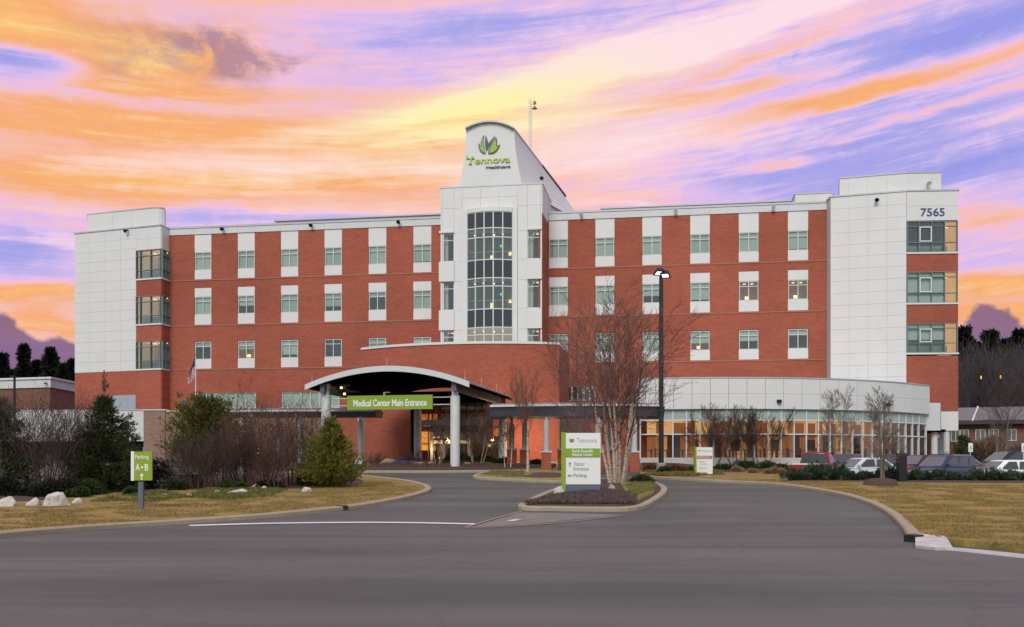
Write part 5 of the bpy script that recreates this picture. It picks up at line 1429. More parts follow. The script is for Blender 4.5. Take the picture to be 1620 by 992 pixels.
for i, (px, py, w_, h_, lb_) in enumerate([(404, 777, 18, 9, 'small pale stone under the orange-leaved shrub'), (418, 779, 14, 7, 'tiny pale stone beside the one under the orange-leaved shrub'), (344, 784, 16, 6, 'half-buried stone in the middle of the green ground cover'), (484, 782, 22, 9, 'pale stone at the left foot of the golden conifer'), (262, 789, 12, 6, 'small stone in the grass right of the parking sign')]): rock(px, py, w_, h_, lb_, i+80)
rock(458, 770, 46, 22, 'mossy brown rounded boulder left of the golden conifer', 31, STONEB)
# ground cover on the left lawn
def cover(name, poly_px, n, mt, L, wd, seed, up=.13, cr=.9, jit=.5, kind='stuff'):
    rng = np.random.default_rng(seed); poly = P(poly_px)
    xs = [p.x for p in poly]; ys = [p.y for p in poly]; out = []
    rr_ = random.Random(seed)
    def inside(x, y):
        c = False; j = len(poly)-1
        for i in range(len(poly)):
            if (poly[i].y > y) != (poly[j].y > y) and x < (poly[j].x-poly[i].x)*(y-poly[i].y)/(poly[j].y-poly[i].y)+poly[i].x: c = not c
            j = i
        return c
    while len(out) < n:
        x, y = rr_.uniform(min(xs), max(xs)), rr_.uniform(min(ys), max(ys))
        if inside(x, y) and mnoise.noise(Vector((x*.7, y*.7, seed))) > rr_.uniform(-.9, .25)*cr: out.append((x, y, ground(x, y)+up))
    C = np.array(out); D = np.tile([[0, 0, 1.]], (len(C), 1))
    return put(name, sprays(C, D, L, wd, rng, jit, mt, 3), kind=kind)
cover('ground_cover', [(290, 792), (330, 778), (420, 776), (455, 780), (430, 790), (360, 797)], 3400, LF_COV, .13, .016, 1, cr=1.6)
cover('ground_cover', [(140, 800), (205, 782), (270, 783), (300, 792), (240, 800)], 1600, LF_COV, .12, .016, 2, cr=.3)
cover('ground_cover', [(826, 805), (880, 792), (940, 784), (1010, 790), (1004, 805), (940, 806)], 6500, LF_PURP, .15, .016, 3, up=.20)
cover('ground_cover', [(1000, 797), (1035, 785), (1040, 775), (1020, 768), (990, 776)], 1500, mat('island_tufts', (.16, .15, .035), .9, var=.3, vscale=2), .13, .014, 4, up=.24)
cover('ground_cover', [(580, 745), (700, 745), (780, 744), (760, 736), (600, 736)], 3000, fol('brown_mulch_plants', (.10, .055, .045), (.16, .09, .07)), .28, .02, 5, up=.2)
cover('ground_cover', [(1020, 754), (1100, 751), (1150, 754), (1100, 757), (1040, 757)], 1800, fol('yellow_green_tufts', (.14, .12, .03), (.22, .17, .05)), .2, .02, 6, up=.12)
# winter lawn blades
BL = mat('dry_grass_blades', (.30, .19, .065), .95, var=.25, vscale=2.0, col2=(.17, .15, .038), stretch=(1, 1.6, 1), c2lo=.42, c2hi=.66)
cover('grass', [(0, 846), (180, 834), (300, 826), (420, 817), (540, 804), (655, 784), (670, 776), (600, 764), (540, 770), (430, 787), (300, 797), (140, 804), (0, 812)], 16000, BL, .06, .010, 7, cr=.2, up=.12)
cover('grass', [(1150, 762), (1262, 770), (1350, 788), (1388, 800), (1420, 818), (1456, 852), (1508, 864), (1620, 876), (1700, 884), (1700, 775), (1400, 768), (1240, 760)], 26000, BL, .06, .010, 8, cr=.2, up=.12)
cover('grass', [(760, 756), (800, 760), (830, 760), (830, 750), (780, 750)], 900, MATS['island_tufts'], .12, .016, 9, up=.2)

# ---- entrance bed
mound(728, 738, 24, 24, 'broad dark evergreen at the foot of the white front column', LF_MID, 60, 1300)
mound(764, 736, 26, 18, 'low evergreen between the front column and the brick piers', LF_MID, 61, 1000)
mound(797, 737, 16, 16, 'small evergreen left of the first brick pier', LF_DARK, 62, 700)
mound(850, 739, 14, 15, 'clipped evergreen between two brick piers', LF_DARK, 63, 600)
mound(905, 742, 18, 16, 'clipped evergreen partly behind the monument sign', LF_DARK, 64, 600)
mound(700, 741, 14, 14, 'dark little evergreen left of the front column shrubs', LF_DARK, 65, 600)
for i, (px, py, w_, h_, lb_) in enumerate([(612, 740, 36, 14, 'tan rock heap in the entrance bed under the green banner'), (664, 741, 26, 11, 'tan flat rock right of the blue flowers'), (682, 741, 24, 9, 'long tan rock before the small evergreen'), (739, 742, 18, 10, 'white rock beside the thin birch stems')]):
    rock(px, py, w_, h_, lb_, 50+i, STONEB if i < 3 else STONE)
cover('flower_bed', [(622, 741), (650, 741), (672, 736), (660, 733), (628, 735)], 700, fol('blue_purple_flowers', (.05, .04, .22), (.14, .10, .30)), .14, .03, 12, up=.35)
bare_shrub(650, 738, 712, 22, 'low bare ornamental shrub over the blue flowers', 66, TWIGS, 18)
bare_shrub(594, 740, 716, 20, 'low twiggy shrub in the left end of the entrance bed', 67, TWIGS, 16)
bare_tree(754, 741, 640, 30, 'small reddish multi-stem tree right of the white front column', 4, 68, bark=BIRCH, twig=TWIGR, r=.035, mx=3, kids=(5, 7), fork=.5, lean=.2)
bare_tree(694, 742, 655, 22, 'small bare tree left of the white front column', 3, 69, bark=BIRCH, twig=TWIGR, r=.03, mx=3, kids=(4, 6), fork=.5, lean=.2)
bare_tree(835, 751, 588, 36, 'bare birch in front of the walkway left of the monument sign', 1, 70, bark=BIRCH, twig=TWIGR, r=.10, mx=3, kids=(5, 7), fork=.55, spread=.42, start=.42)
bare_tree(803, 745, 650, 20, 'slim bare sapling at the left end of the right walkway', 2, 71, bark=BIRCH, twig=TWIG, r=.05, mx=3, kids=(4, 6), fork=.45)
bare_tree(920, 752, 630, 32, 'grey bare tree rising behind the monument sign', 2, 72, bark=BARK, twig=TWIGG, r=.07, mx=3, kids=(5, 7), fork=.5, spread=.7)
# ---- river birch clump on the island
bare_tree(977, 771, 470, 90, 'tall multi-stem river birch with pale peeling trunks right of the monument sign', 8, 79, bark=BIRCH, twig=TWIGR, r=.115, mx=3, kids=(4, 6), fork=.50, spread=.66, lean=.112, name='river_birch', rmin=.009, up=.14, start=.28)
mound(1012, 771, 23, 22, 'dark clipped shrub at the right foot of the river birch', LF_DARK, 74, 1200)
rock(883, 787, 20, 18, 'white boulder at the left foot of the monument sign', 61)
rock(968, 780, 14, 12, 'white boulder between the monument sign and the birch trunks', 62)
# ---- right side planting
for i, (px, py, tp, hw, lb_) in enumerate([(1122, 744, 640, 22, 'bare shrub before the glazing directly above the emergency sign'), (1168, 744, 632, 26, 'largest bare crape myrtle before the glazing'), (1203, 744, 642, 22, 'bare crape myrtle right of the largest one')]):
    bare_tree(px, py, tp, hw, lb_, 5, 80+i, bark=TWIG, twig=TWIG, r=.035, mx=3, kids=(5, 7), fork=.42, lean=.35, name='crape_myrtle', spread=.45)
bare_tree(1321, 752, 598, 34, 'slim bare tree left of the twin-trunk tree before the glazed wing', 1, 84, bark=BARK, twig=TWIGG, r=.06, mx=3, kids=(6, 8), fork=.34, spread=.6, start=.22)
bare_tree(1337, 752, 612, 26, 'second slim bare tree close beside the first before the glazed wing', 1, 85, bark=BARK, twig=TWIGG, r=.055, mx=3, kids=(6, 8), fork=.32, spread=.6, start=.22)
bare_tree(1396, 768, 585, 46, 'twin-trunk bare tree on a mulch ring in the right lawn', 2, 86, bark=BARK, twig=TWIGG, r=.075, mx=3, kids=(6, 8), fork=.34, spread=.6, lean=.05, start=.16)
bare_tree(1590, 742, 585, 60, 'bare tree behind the white sedan at far right', 1, 87, d=70, bark=BARK, twig=TWIG, r=.12, mx=3, kids=(6, 8), fork=.45, spread=.6)
bare_tree(1574, 745, 660, 30, 'thin bare sapling left of the far right tree', 1, 88, d=66, bark=BIRCH, twig=TWIGG, r=.05, mx=3, kids=(4, 6), fork=.4)
b_ = base(1396, 770)
def ring(px, py, r_, hgt, label):
    b = base(px, py, None, .10); mb = MB(); mb.lathe(b, [(r_, 0), (r_*.8, hgt*.8), (r_*.35, hgt), (.01, hgt)], 18)
    mb.build('mulch_ring', MULCH, smooth=True, label=label, cat='mulch ring')
ring(1393, 771, .85, .34, 'mulch mound around the twin-trunk bare tree'); ring(1325, 764, .8, .22, 'low mulch mound at the juniper edge left of the twin-trunk tree')
for i, (px, py, hw, hh, lb_) in enumerate([(1166, 749, 10, 11, 'leftmost round tan grass clump'), (1193, 751, 8, 9, 'smallest round tan grass clump'), (1214, 752, 8, 9, 'third round tan grass clump from the left'), (1229, 752, 13, 13, 'rightmost and biggest round tan grass clump beside the junipers')]):
    mound(px, py, hw, hh, lb_, LF_TAN, 90+i, 1100, name='grass_clump', cat='grass clump', L=.22, wd=.015, upb=.2, lumps=4)
for i, (px, py, hw, hh, mt_, lb_) in enumerate([(1075, 748, 16, 15, LF_RUST, 'rusty low shrub at the foot of the lamp post'), (1052, 750, 14, 13, LF_MID, 'low green shrub left of the lamp post foot'), (1145, 747, 20, 16, LF_DARK, 'dark clipped shrub right of the emergency sign'), (1180, 745, 22, 18, LF_DARK, 'dark clipped shrub under the largest crape myrtle'),
        (1212, 744, 20, 18, LF_DARK, 'dark clipped shrub at the right end of the glazing bed'), (1096, 751, 10, 14, LF_MID, 'small green shrub touching the left side of the emergency sign'), (1030, 746, 16, 14, LF_RUST, 'rusty low shrub by the right walkway column'), (1240, 748, 14, 16, LF_DARK, 'dark shrub between the glazing bed and the junipers')]):
    mound(px, py, hw, hh, lb_, mt_, 100+i, 900)
jl = ['first juniper of the right hedge beside the tan grass clump', 'second juniper of the right hedge in front of the red pickup', 'third juniper of the right hedge left of the silver sedan', 'fourth juniper in front of the silver sedan bonnet', 'fifth juniper in front of the silver sedan doors',
      'sixth juniper by the twin-trunk tree', 'seventh juniper between twin-trunk tree and blue wagon', 'eighth juniper before the blue wagon bonnet', 'ninth juniper before the blue wagon doors', 'tenth juniper between blue wagon and white sedan', 'eleventh juniper before the white sedan bonnet', 'twelfth juniper before the white sedan doors', 'last juniper cut by the right edge of the photo']
for i, lb_ in enumerate(jl):
    px = 1262+i*29.5; juniper(px, 0, 24, (24 if i < 3 else 15)+(i*7 % 9), lb_, 120+i, n=60, d=52.3-i*.13)
conifer(1524, 742, 688, 26, 'small dark conifer beside the accessible parking sign', LF_DARK, 140, 120, 16, .8, .4, d=74)
# brown ornamental grasses behind the parking lot
for i, (px, hw, hh, lb_) in enumerate([(1545, 26, 42, 'left mass of tall brown grass behind the parked cars'), (1580, 30, 52, 'middle mass of tall brown grass behind the white sedan'), (1612, 28, 40, 'right mass of tall brown grass behind the dark van')]):
    mound(px, 742, hw, hh, lb_, fol('brown_tall_grass', (.17, .10, .07), (.27, .17, .12), 1.0), 150+i, 2600, name='tall_grass', cat='ornamental grass', d=78, L=.55, wd=.02, upb=1.2, lumps=6)

# ---- far woods and pines
def hill(name, pts, mt):
    V = []; Fc = []; n = len(pts)
    ys = [(128, .0), (150, .25), (185, .7), (230, 1.0), (330, 1.02), (700, .6)]
    for y, f in ys:
        for x, h in pts: V.append((x*y/200, y, .3+h*f))
    for j in range(len(ys)-1):
        for i in range(n-1): Fc.append((j*n+i, j*n+i+1, (j+1)*n+i+1, (j+1)*n+i))
    put(name, pm(V, Fc, mt, True), kind='structure')
HILLM = mat('wooded_hillside', (.045, .035, .030), .95, var=.35, vscale=.12)
hill('hillside', [(60, -1), (75, 6), (88, 10), (100, 11.5), (115, 12), (150, 14), (260, 10), (400, 2)], HILLM)
hill('hillside', [(-420, 2), (-260, 8), (-150, 11), (-110, 11), (-88, 10), (-78, 8), (-60, -1)], HILLM)
rngw = random.Random(9)
wv = Wood(500)
for k in range(260):
    px = rngw.uniform(1516, 1720); d_ = rngw.uniform(135, 205); q = at(px, d_); z = .3+11.0*min(1, max(0, (d_-128)/85)); H = rngw.uniform(7, 12)
    wv.branch(Vector((q.x, q.y, z)), Vector((0, 0, 1)), H, .13, 1, 3, .25, .12, (6, 8), .34, .5, .03, .25)
put('far_woods', wv.fine_mesh(mat('far_grey_twigs', (.062, .048, .052), .95, var=.2, vscale=.2)), kind='stuff')
for i, (px, top, hw, d_) in enumerate([(1524, 520, 26, 205), (1546, 545, 18, 208), (1566, 526, 24, 206), (1590, 540, 18, 204), (1612, 524, 22, 208), (1640, 530, 26, 206), (1536, 560, 26, 198), (1580, 558, 26, 198), (1608, 560, 22, 200)]):
    q = at(px, d_); b = Vector((q.x, q.y, 8.0)); lb_ = ['black pine directly right of the tower', 'shorter black pine second from the tower', 'broad black pine third from the tower', 'smaller black pine fourth from the tower', 'black pine at the right edge of the photo', 'black pine beyond the right edge', 'low dark pine under the first pine', 'low dark pine under the third pine', 'low dark pine near the right edge'][i]
    rng = np.random.default_rng(600+i); t = empty('pine_tree', b, lb_+' on the far hill', 'pine tree', 'dark pines on the right hill'); H = zpx(top, d_)-b.z; rad = hw/FOC*d_
    mb = MB(); mb.tube(b, b+Vector((0, 0, H*.92)), .3, .08, 6); mb.build('trunk', LF_BLK, t)
    n_ = 3200; tt = rng.random(n_)**.8; az = rng.random(n_)*6.283; r_ = rad*np.clip(1.18-tt, .12, 1)**.6*rng.random(n_)**.45*(.62+.38*np.sin(tt*34+i+az*2))
    C = np.stack([b.x+np.cos(az)*r_, b.y+np.sin(az)*r_, b.z+H*(.22+.78*tt)], 1)
    put('crown', sprays(C, np.stack([np.cos(az), np.sin(az), np.full(n_, .5)], 1), 1.1, .16, rng, .5, LF_BLK, 2), t)
ll = ['black pine at the left edge behind the corniced building', 'second black pine from the left edge behind the corniced building', 'tall spiky black pine left of the gap', 'black pine in the middle behind the corniced building', 'broad black pine left of the white tower', 'broad black pine nearest the white tower', 'black pine just showing beside the white tower']
for i, (px, top, hw, d_) in enumerate([(4, 562, 16, 205), (22, 572, 12, 206), (38, 556, 14, 205), (58, 562, 16, 207), (80, 556, 20, 205), (100, 562, 20, 204), (116, 566, 16, 206)]):
    q = at(px, d_); b = Vector((q.x, q.y, 8.0)); rng = np.random.default_rng(700+i); t = empty('pine_tree', b, ll[i], 'pine tree', 'dark pines on the left hill'); H = (zpx(top, d_)-b.z)*(1, .84, 1.06, .9, 1.02, .86, .95)[i]; rad = hw/FOC*d_*1.35
    mb = MB(); mb.tube(b, b+Vector((0, 0, H*.92)), .3, .08, 6); mb.build('trunk', LF_BLK, t)
    n_ = 2600; tt = rng.random(n_)**.8; az = rng.random(n_)*6.283; r_ = rad*np.clip(1.05-tt, .05, 1)**(.6+.3*(i % 2))*rng.random(n_)**.45*(.62+.38*np.sin(tt*26+i+az*2))
    C = np.stack([b.x+np.cos(az)*r_, b.y+np.sin(az)*r_, b.z+H*tt], 1)
    put('crown', sprays(C, np.stack([np.cos(az), np.sin(az), np.full(n_, .5)], 1), 1.1, .16, rng, .5, LF_BLK, 2), t)

# ================================================================== signs, lamps, flag
def face_frame(px, d, rot): q = at(px, d); return Fr((q.x, q.y), (math.cos(R(rot)), math.sin(R(rot))))
# monument sign
bq = base(895, 786); dS = bq.y; FM = face_frame(895, dS, -2); gz = bq.z+.1
mon = empty('monument_sign', (bq.x, bq.y, gz), 'large white monument sign with green band and slate base on the kerbed island', 'sign')
Zp = lambda py: (HY-py)/FOC*dS
a1 = FM.a(950)
box(FM, 'sign_base', SLATE, .02, a1-.02, -.42, -.02, gz-.1, Zp(766.5), mon)
box(FM, 'sign_body', SIGNW, 0, a1, -.46, .0, Zp(766.3), Zp(685), mon)
box(FM, 'green_edge', GREENL if 0 else GREEN, FM.a(888, .03), -.004, -.30, .03, gz-.1, Zp(684), mon)
box(FM, 'green_band', GREEN, .0, a1-.02, .002, .03, Zp(723), Zp(709.5), mon)
def mt_text(s, x0, x1, y0, y1, m=GREYTXT, o=.005, b_=.012, nm='sign_lettering', F=FM, par=mon, Zf=None):
    Zf = Zf or Zp; text(F, nm, s, m, F.a(x0), F.a(x1), o, Zf(y1), Zf(y0), par, bold=b_, dist=.008)
mt_text('Tennova', 912, 944, 693, 700, mat('faint_grey_letters', (.33, .34, .34), .6), b_=.0)
mt_text('North Knoxville', 905, 938, 711, 716, SIGNW, .033, .02); mt_text('Medical Center', 905, 938, 717, 721.5, SIGNW, .033, .02)
mt_text('Visitor', 907.5, 925, 731, 737, b_=.004); mt_text('Entrance', 907.5, 931, 738.5, 744.5, b_=.004); mt_text('Parking', 907.5, 928, 749, 756.5, b_=.012)
def arrow(F, x, y, s, dirn, m, o, par, Zf):
    a = F.a(x); z = Zf(y); pts = [(0, 1), (.62, .25), (.22, .25), (.22, -1), (-.22, -1), (-.22, .25), (-.62, .25)]
    if dirn == 'L': pts = [(-q[1], q[0]) for q in pts]
    V = [F.p(a+q[0]*s, o, z+q[1]*s) for q in pts]+[F.p(a+q[0]*s, o+.01, z+q[1]*s) for q in pts]; n = len(pts)
    return put('arrow', pm(V, [tuple(range(n, 2*n))]+[(i, (i+1) % n, n+(i+1) % n, n+i) for i in range(n)], m), par)
arrow(FM, 901.5, 734.5, .10, 'U', GREYTXT, .004, mon, Zp); arrow(FM, 901.5, 752.5, .10, 'L', GREYTXT, .004, mon, Zp)
def small_logo(F, x, y, s, par, Zf, m):
    a = F.a(x); z = Zf(y); mb = MB()
    for cx_, rx, tilt in ((-.55, .42, .5), (0, .26, 0), (.55, .42, -.5)):
        pts = []
        for k in range(10):
            t = 2*math.pi*k/10; u, v = rx*math.cos(t), .9*math.sin(t); pts.append(F.p(a+(cx_+u*math.cos(tilt)-v*math.sin(tilt)*.5)*s, .01, z+(v*math.cos(tilt)+u*math.sin(tilt))*s))
        mb.poly(pts[::-1])
    mb.build('logo', m, par)
small_logo(FM, 904.5, 697, .105, mon, Zp, GREYTXT)
# second monument sign
bq2 = base(1115, 754.5); d2 = bq2.y; F2 = face_frame(1102, d2, 6); Z2 = lambda py: (HY-py)/FOC*d2
em = empty('monument_sign', bq2, 'small white monument sign with magenta band on the right lawn', 'sign')
a1 = F2.a(1127.5)
box(F2, 'sign_base', SLATE, .02, a1-.02, -.42, -.02, bq2.z-.1, Z2(750), em)
box(F2, 'sign_body', SIGNW, 0, a1, -.44, 0, Z2(749.8), Z2(707.5), em)
box(F2, 'green_edge', GREEN, F2.a(1099.5), -.004, -.3, .03, bq2.z-.1, Z2(707), em)
box(F2, 'magenta_band', mat('magenta', s8(178, 62, 105), .5), .04, a1-.04, .002, .02, Z2(725.5), Z2(721), em)
mt_text('EMERGENCY', 1104.5, 1125, 722, 724.6, SIGNW, .022, .01, F=F2, par=em, Zf=Z2)
FG = MATS['faint_grey_letters']
mt_text('Tennova', 1110, 1125, 711.5, 715, FG, .004, .0, F=F2, par=em, Zf=Z2)
mt_text('Visitor', 1106, 1116, 729, 731.5, FG, .004, .0, F=F2, par=em, Zf=Z2); mt_text('Parking', 1108, 1118, 733, 735.5, FG, .004, .0, F=F2, par=em, Zf=Z2)
mt_text('Entrance', 1106, 1118, 739, 741.5, FG, .004, .0, F=F2, par=em, Zf=Z2)
small_logo(F2, 1106.5, 713, .06, em, Z2, GREYTXT)
# parking sign
bp_ = base(223, 812); dp = bp_.y; FP = face_frame(211, dp, -3); ZP = lambda py: (HY-py)/FOC*dp
ps = empty('parking_sign', bp_, 'green Parking A B sign with a white left edge on a dark post', 'sign')
mb = MB(); mb.box(FP, FP.a(219.5, -.1), FP.a(227, -.1), -.16, -.04, bp_.z-.1, ZP(716)); mb.build('post', SLATE, ps)
box(FP, 'sign_panel', GREEN, FP.a(212.5), FP.a(241), -.03, .03, ZP(760), ZP(714.5), ps)
box(FP, 'white_edge', SIGNW, FP.a(207.5), FP.a(212.3), -.06, .02, ZP(760.5), ZP(714), ps)
mt_text('Parking', 214.5, 236, 719.5, 728, SIGNW, .035, .01, F=FP, par=ps, Zf=ZP)
mt_text('A', 215, 222, 734, 744.5, SIGNW, .035, .02, F=FP, par=ps, Zf=ZP); mt_text('B', 229.5, 235.5, 734, 744.5, SIGNW, .035, .02, F=FP, par=ps, Zf=ZP)
mb = MB(); mb.lathe((0, 0, 0), [(.045, 0), (.045, .01)], 10)
o_ = mb.build('dot', SIGNW, ps, M=FP.M(FP.a(225.7), .04, ZP(739.5)) @ Matrix.Rotation(R(90), 4, 'X'))
arrow(FP, 225, 754, .115, 'U', SIGNW, .033, ps, ZP)
# lamp post with two heads
bl = base(1046, 747); dl = bl.y; Zl = lambda py: (HY-py)/FOC*dl
lp = empty('street_lamp', bl, 'tall black double-headed parking lot lamp, lit, before the glazed wing', 'street lamp')
mb = MB(); mb.lathe((bl.x, bl.y, 0), [(.19, bl.z-.1), (.17, bl.z+.9), (.13, Zl(431))], 10); mb.build('pole', BLACKM, lp)
mb = MB(); mb.lathe((bl.x, bl.y, 0), [(.32, bl.z-.2), (.32, bl.z+.55), (.25, bl.z+.6)], 14); mb.build('footing', CONC, lp)
for sx, py, rot in ((-.20, 430.5, 20), (.24, 434.5, -20)):
    M = Matrix.Translation((bl.x+sx, bl.y-.25, Zl(py))) @ Matrix.Rotation(R(rot), 4, 'Z') @ Matrix.Rotation(R(-22), 4, 'X')
    bm = bmesh.new(); bmesh.ops.create_cube(bm, size=1); 
    for v in bm.verts: v.co = Vector((v.co.x*(.62 if v.co.z < 0 else .40), v.co.y*(.62 if v.co.z < 0 else .4), v.co.z*.26))
    me = bpy.data.meshes.new('m'); bm.to_mesh(me); bm.free(); me.materials.append(BLACKM); h_ = put('lamp_head', me, lp, M)
    put('lens', cube(mat('lamp_lens', (.9, .9, .9), emit=(.95, .97, 1.0), estr=1.6)), h_, M @ Matrix.Translation((0, 0, -.14)) @ Matrix.Diagonal((.40, .34, .03, 1)))
    mb = MB(); mb.tube((bl.x, bl.y, Zl(438)), (bl.x+sx, bl.y-.2, Zl(py)+.05), .05, .05, 6); mb.build('arm', BLACKM, lp)
# dark pole at far left
bx_ = at(23, 70); pl = empty('light_pole', (bx_.x, bx_.y, .1), 'plain dark pole rising before the white cornice at far left', 'pole')
mb = MB(); mb.lathe((bx_.x, bx_.y, 0), [(.10, -.5), (.08, zpx(597, 70))], 8); mb.build('pole', BLACKM, pl)
mb = MB(); mb.bx(bx_.x-.12, bx_.x+.12, bx_.y-.4, bx_.y+.1, zpx(597, 70), zpx(597, 70)+.08); mb.build('lamp_head', BLACKM, pl)
# flagpole
df = 72; bf = base(309.5, d=df); fpz = empty('flagpole', bf, 'white flagpole with a limp flag of the United States before the left wing', 'flagpole')
mb = MB(); mb.lathe((bf.x, bf.y, 0), [(.07, bf.z-.1), (.035, zpx(563, df)), (.03, zpx(563, df))], 8); mb.build('pole', PALEM, fpz)
mb = MB(); mb.lathe((bf.x, bf.y, zpx(563, df)), [(.02, 0), (.08, .05), (.08, .1), (.02, .15)], 8); mb.build('finial', mat('gold_ball', (.5, .38, .15), .3, metal=1), fpz)
V = []; Fc = []; fm = []; NX, NY = 14, 26
zt_, zb2 = zpx(567, df), zpx(607, df)
for j in range(NY+1):
    t = j/NY
    for i in range(NX+1):
        s_ = i/NX; w_ = .08+.50*min(1, t*1.4)*(1-.15*t)
        V.append((bf.x-.04-s_*w_*.9, bf.y-.05+.13*math.sin(s_*9+t*3)*(.3+s_), zt_-(zt_-zb2)*(t*(.72+.28*s_)) - .12*s_))
for j in range(NY):
    for i in range(NX):
        a = j*(NX+1)+i; Fc.append((a, a+1, a+NX+2, a+NX+1)); u = (i*.8+j*.55)
        fm.append(2 if j < 11 and i < 12 else (0 if int(u) % 2 else 1))
put('flag', pm(V, Fc, None, True, [mat('flag_red', (.42, .03, .05), .8), mat('flag_white', (.62, .62, .62), .8), mat('flag_blue', (.03, .05, .18), .8)], fm), label=None, cat=None, parent=fpz)
# accessible-parking signs
for px, py, tp, dd, lb_ in ((1535, 735, 701, 60, 'small white accessible parking sign behind the blue wagon'), (1619, 735, 701, 60, 'small white parking sign cut by the right edge')):
    b = base(px, d=dd); Fh = face_frame(px, dd, 0); Zh = lambda y: (HY-y)/FOC*dd
    t = empty('parking_sign', b, lb_, 'sign'); mb = MB(); mb.tube(b, Vector((b.x, b.y, Zh(tp+1))), .03, .03, 6); mb.build('post', PALEM, t)
    box(Fh, 'sign_panel', SIGNW, -.13, .13, .03, .05, Zh(tp+14), Zh(tp), t)
    mb = MB(); c_ = Zh(tp+8); mb.box(Fh, -.015, .02, .052, .056, c_-.02, c_+.13); mb.box(Fh, -.015, .06, .052, .056, c_+.0, c_+.025); mb.box(Fh, .04, .065, .052, .056, c_-.09, c_+.0)
    for k in range(8):
        t0, t1 = math.pi*.55+k*math.pi*1.15/8, math.pi*.55+(k+1)*math.pi*1.15/8
        mb.tube(Fh.p(.0+.075*math.cos(t0), .055, c_-.06+.075*math.sin(t0)), Fh.p(.075*math.cos(t1), .055, c_-.06+.075*math.sin(t1)), .01, .01, 4)
    mb.build('wheelchair_symbol', NAVY, t)
# black utility cabinet
b = base(1426.5, d=50.5); Fb_ = face_frame(1426.5, 50.5, 3); t = empty('utility_cabinet', b, 'upright black utility cabinet between the hedge and the maroon car', 'cabinet')
mb = MB(); mb.box(Fb_, -.20, .20, -.22, .16, b.z, zpx(717, 50.5)-.06); mb.build('cabinet', BLACKM, t)
mb = MB(); mb.box(Fb_, -.23, .23, -.25, .19, zpx(717, 50.5)-.05, zpx(717, 50.5)); mb.build('lid', BLACKM, t)
# two amber lamps in the far woods
for px, py, lb_ in ((1552, 597, 'left one of two small amber lamps in the far woods'), (1583, 596, 'right one of two small amber lamps in the far woods')):
    q = at(px, 132); t = empty('woodland_lamp', (q.x, q.y, 0), lb_, 'lamp'); z = zpx(py, 132)
    mb = MB(); mb.tube((q.x, q.y, .2), (q.x, q.y, z-.2), .06, .04, 5); mb.build('pole', BLACKM, t); mb = MB(); mb.lathe((q.x, q.y, z-.25), [(.04, 0), (.09, .12), (.09, .34), (.04, .45)], 8); mb.build('lantern', mat('amber_glow', (.9, .5, .1), emit=(1, .35, .06), estr=.8), t)

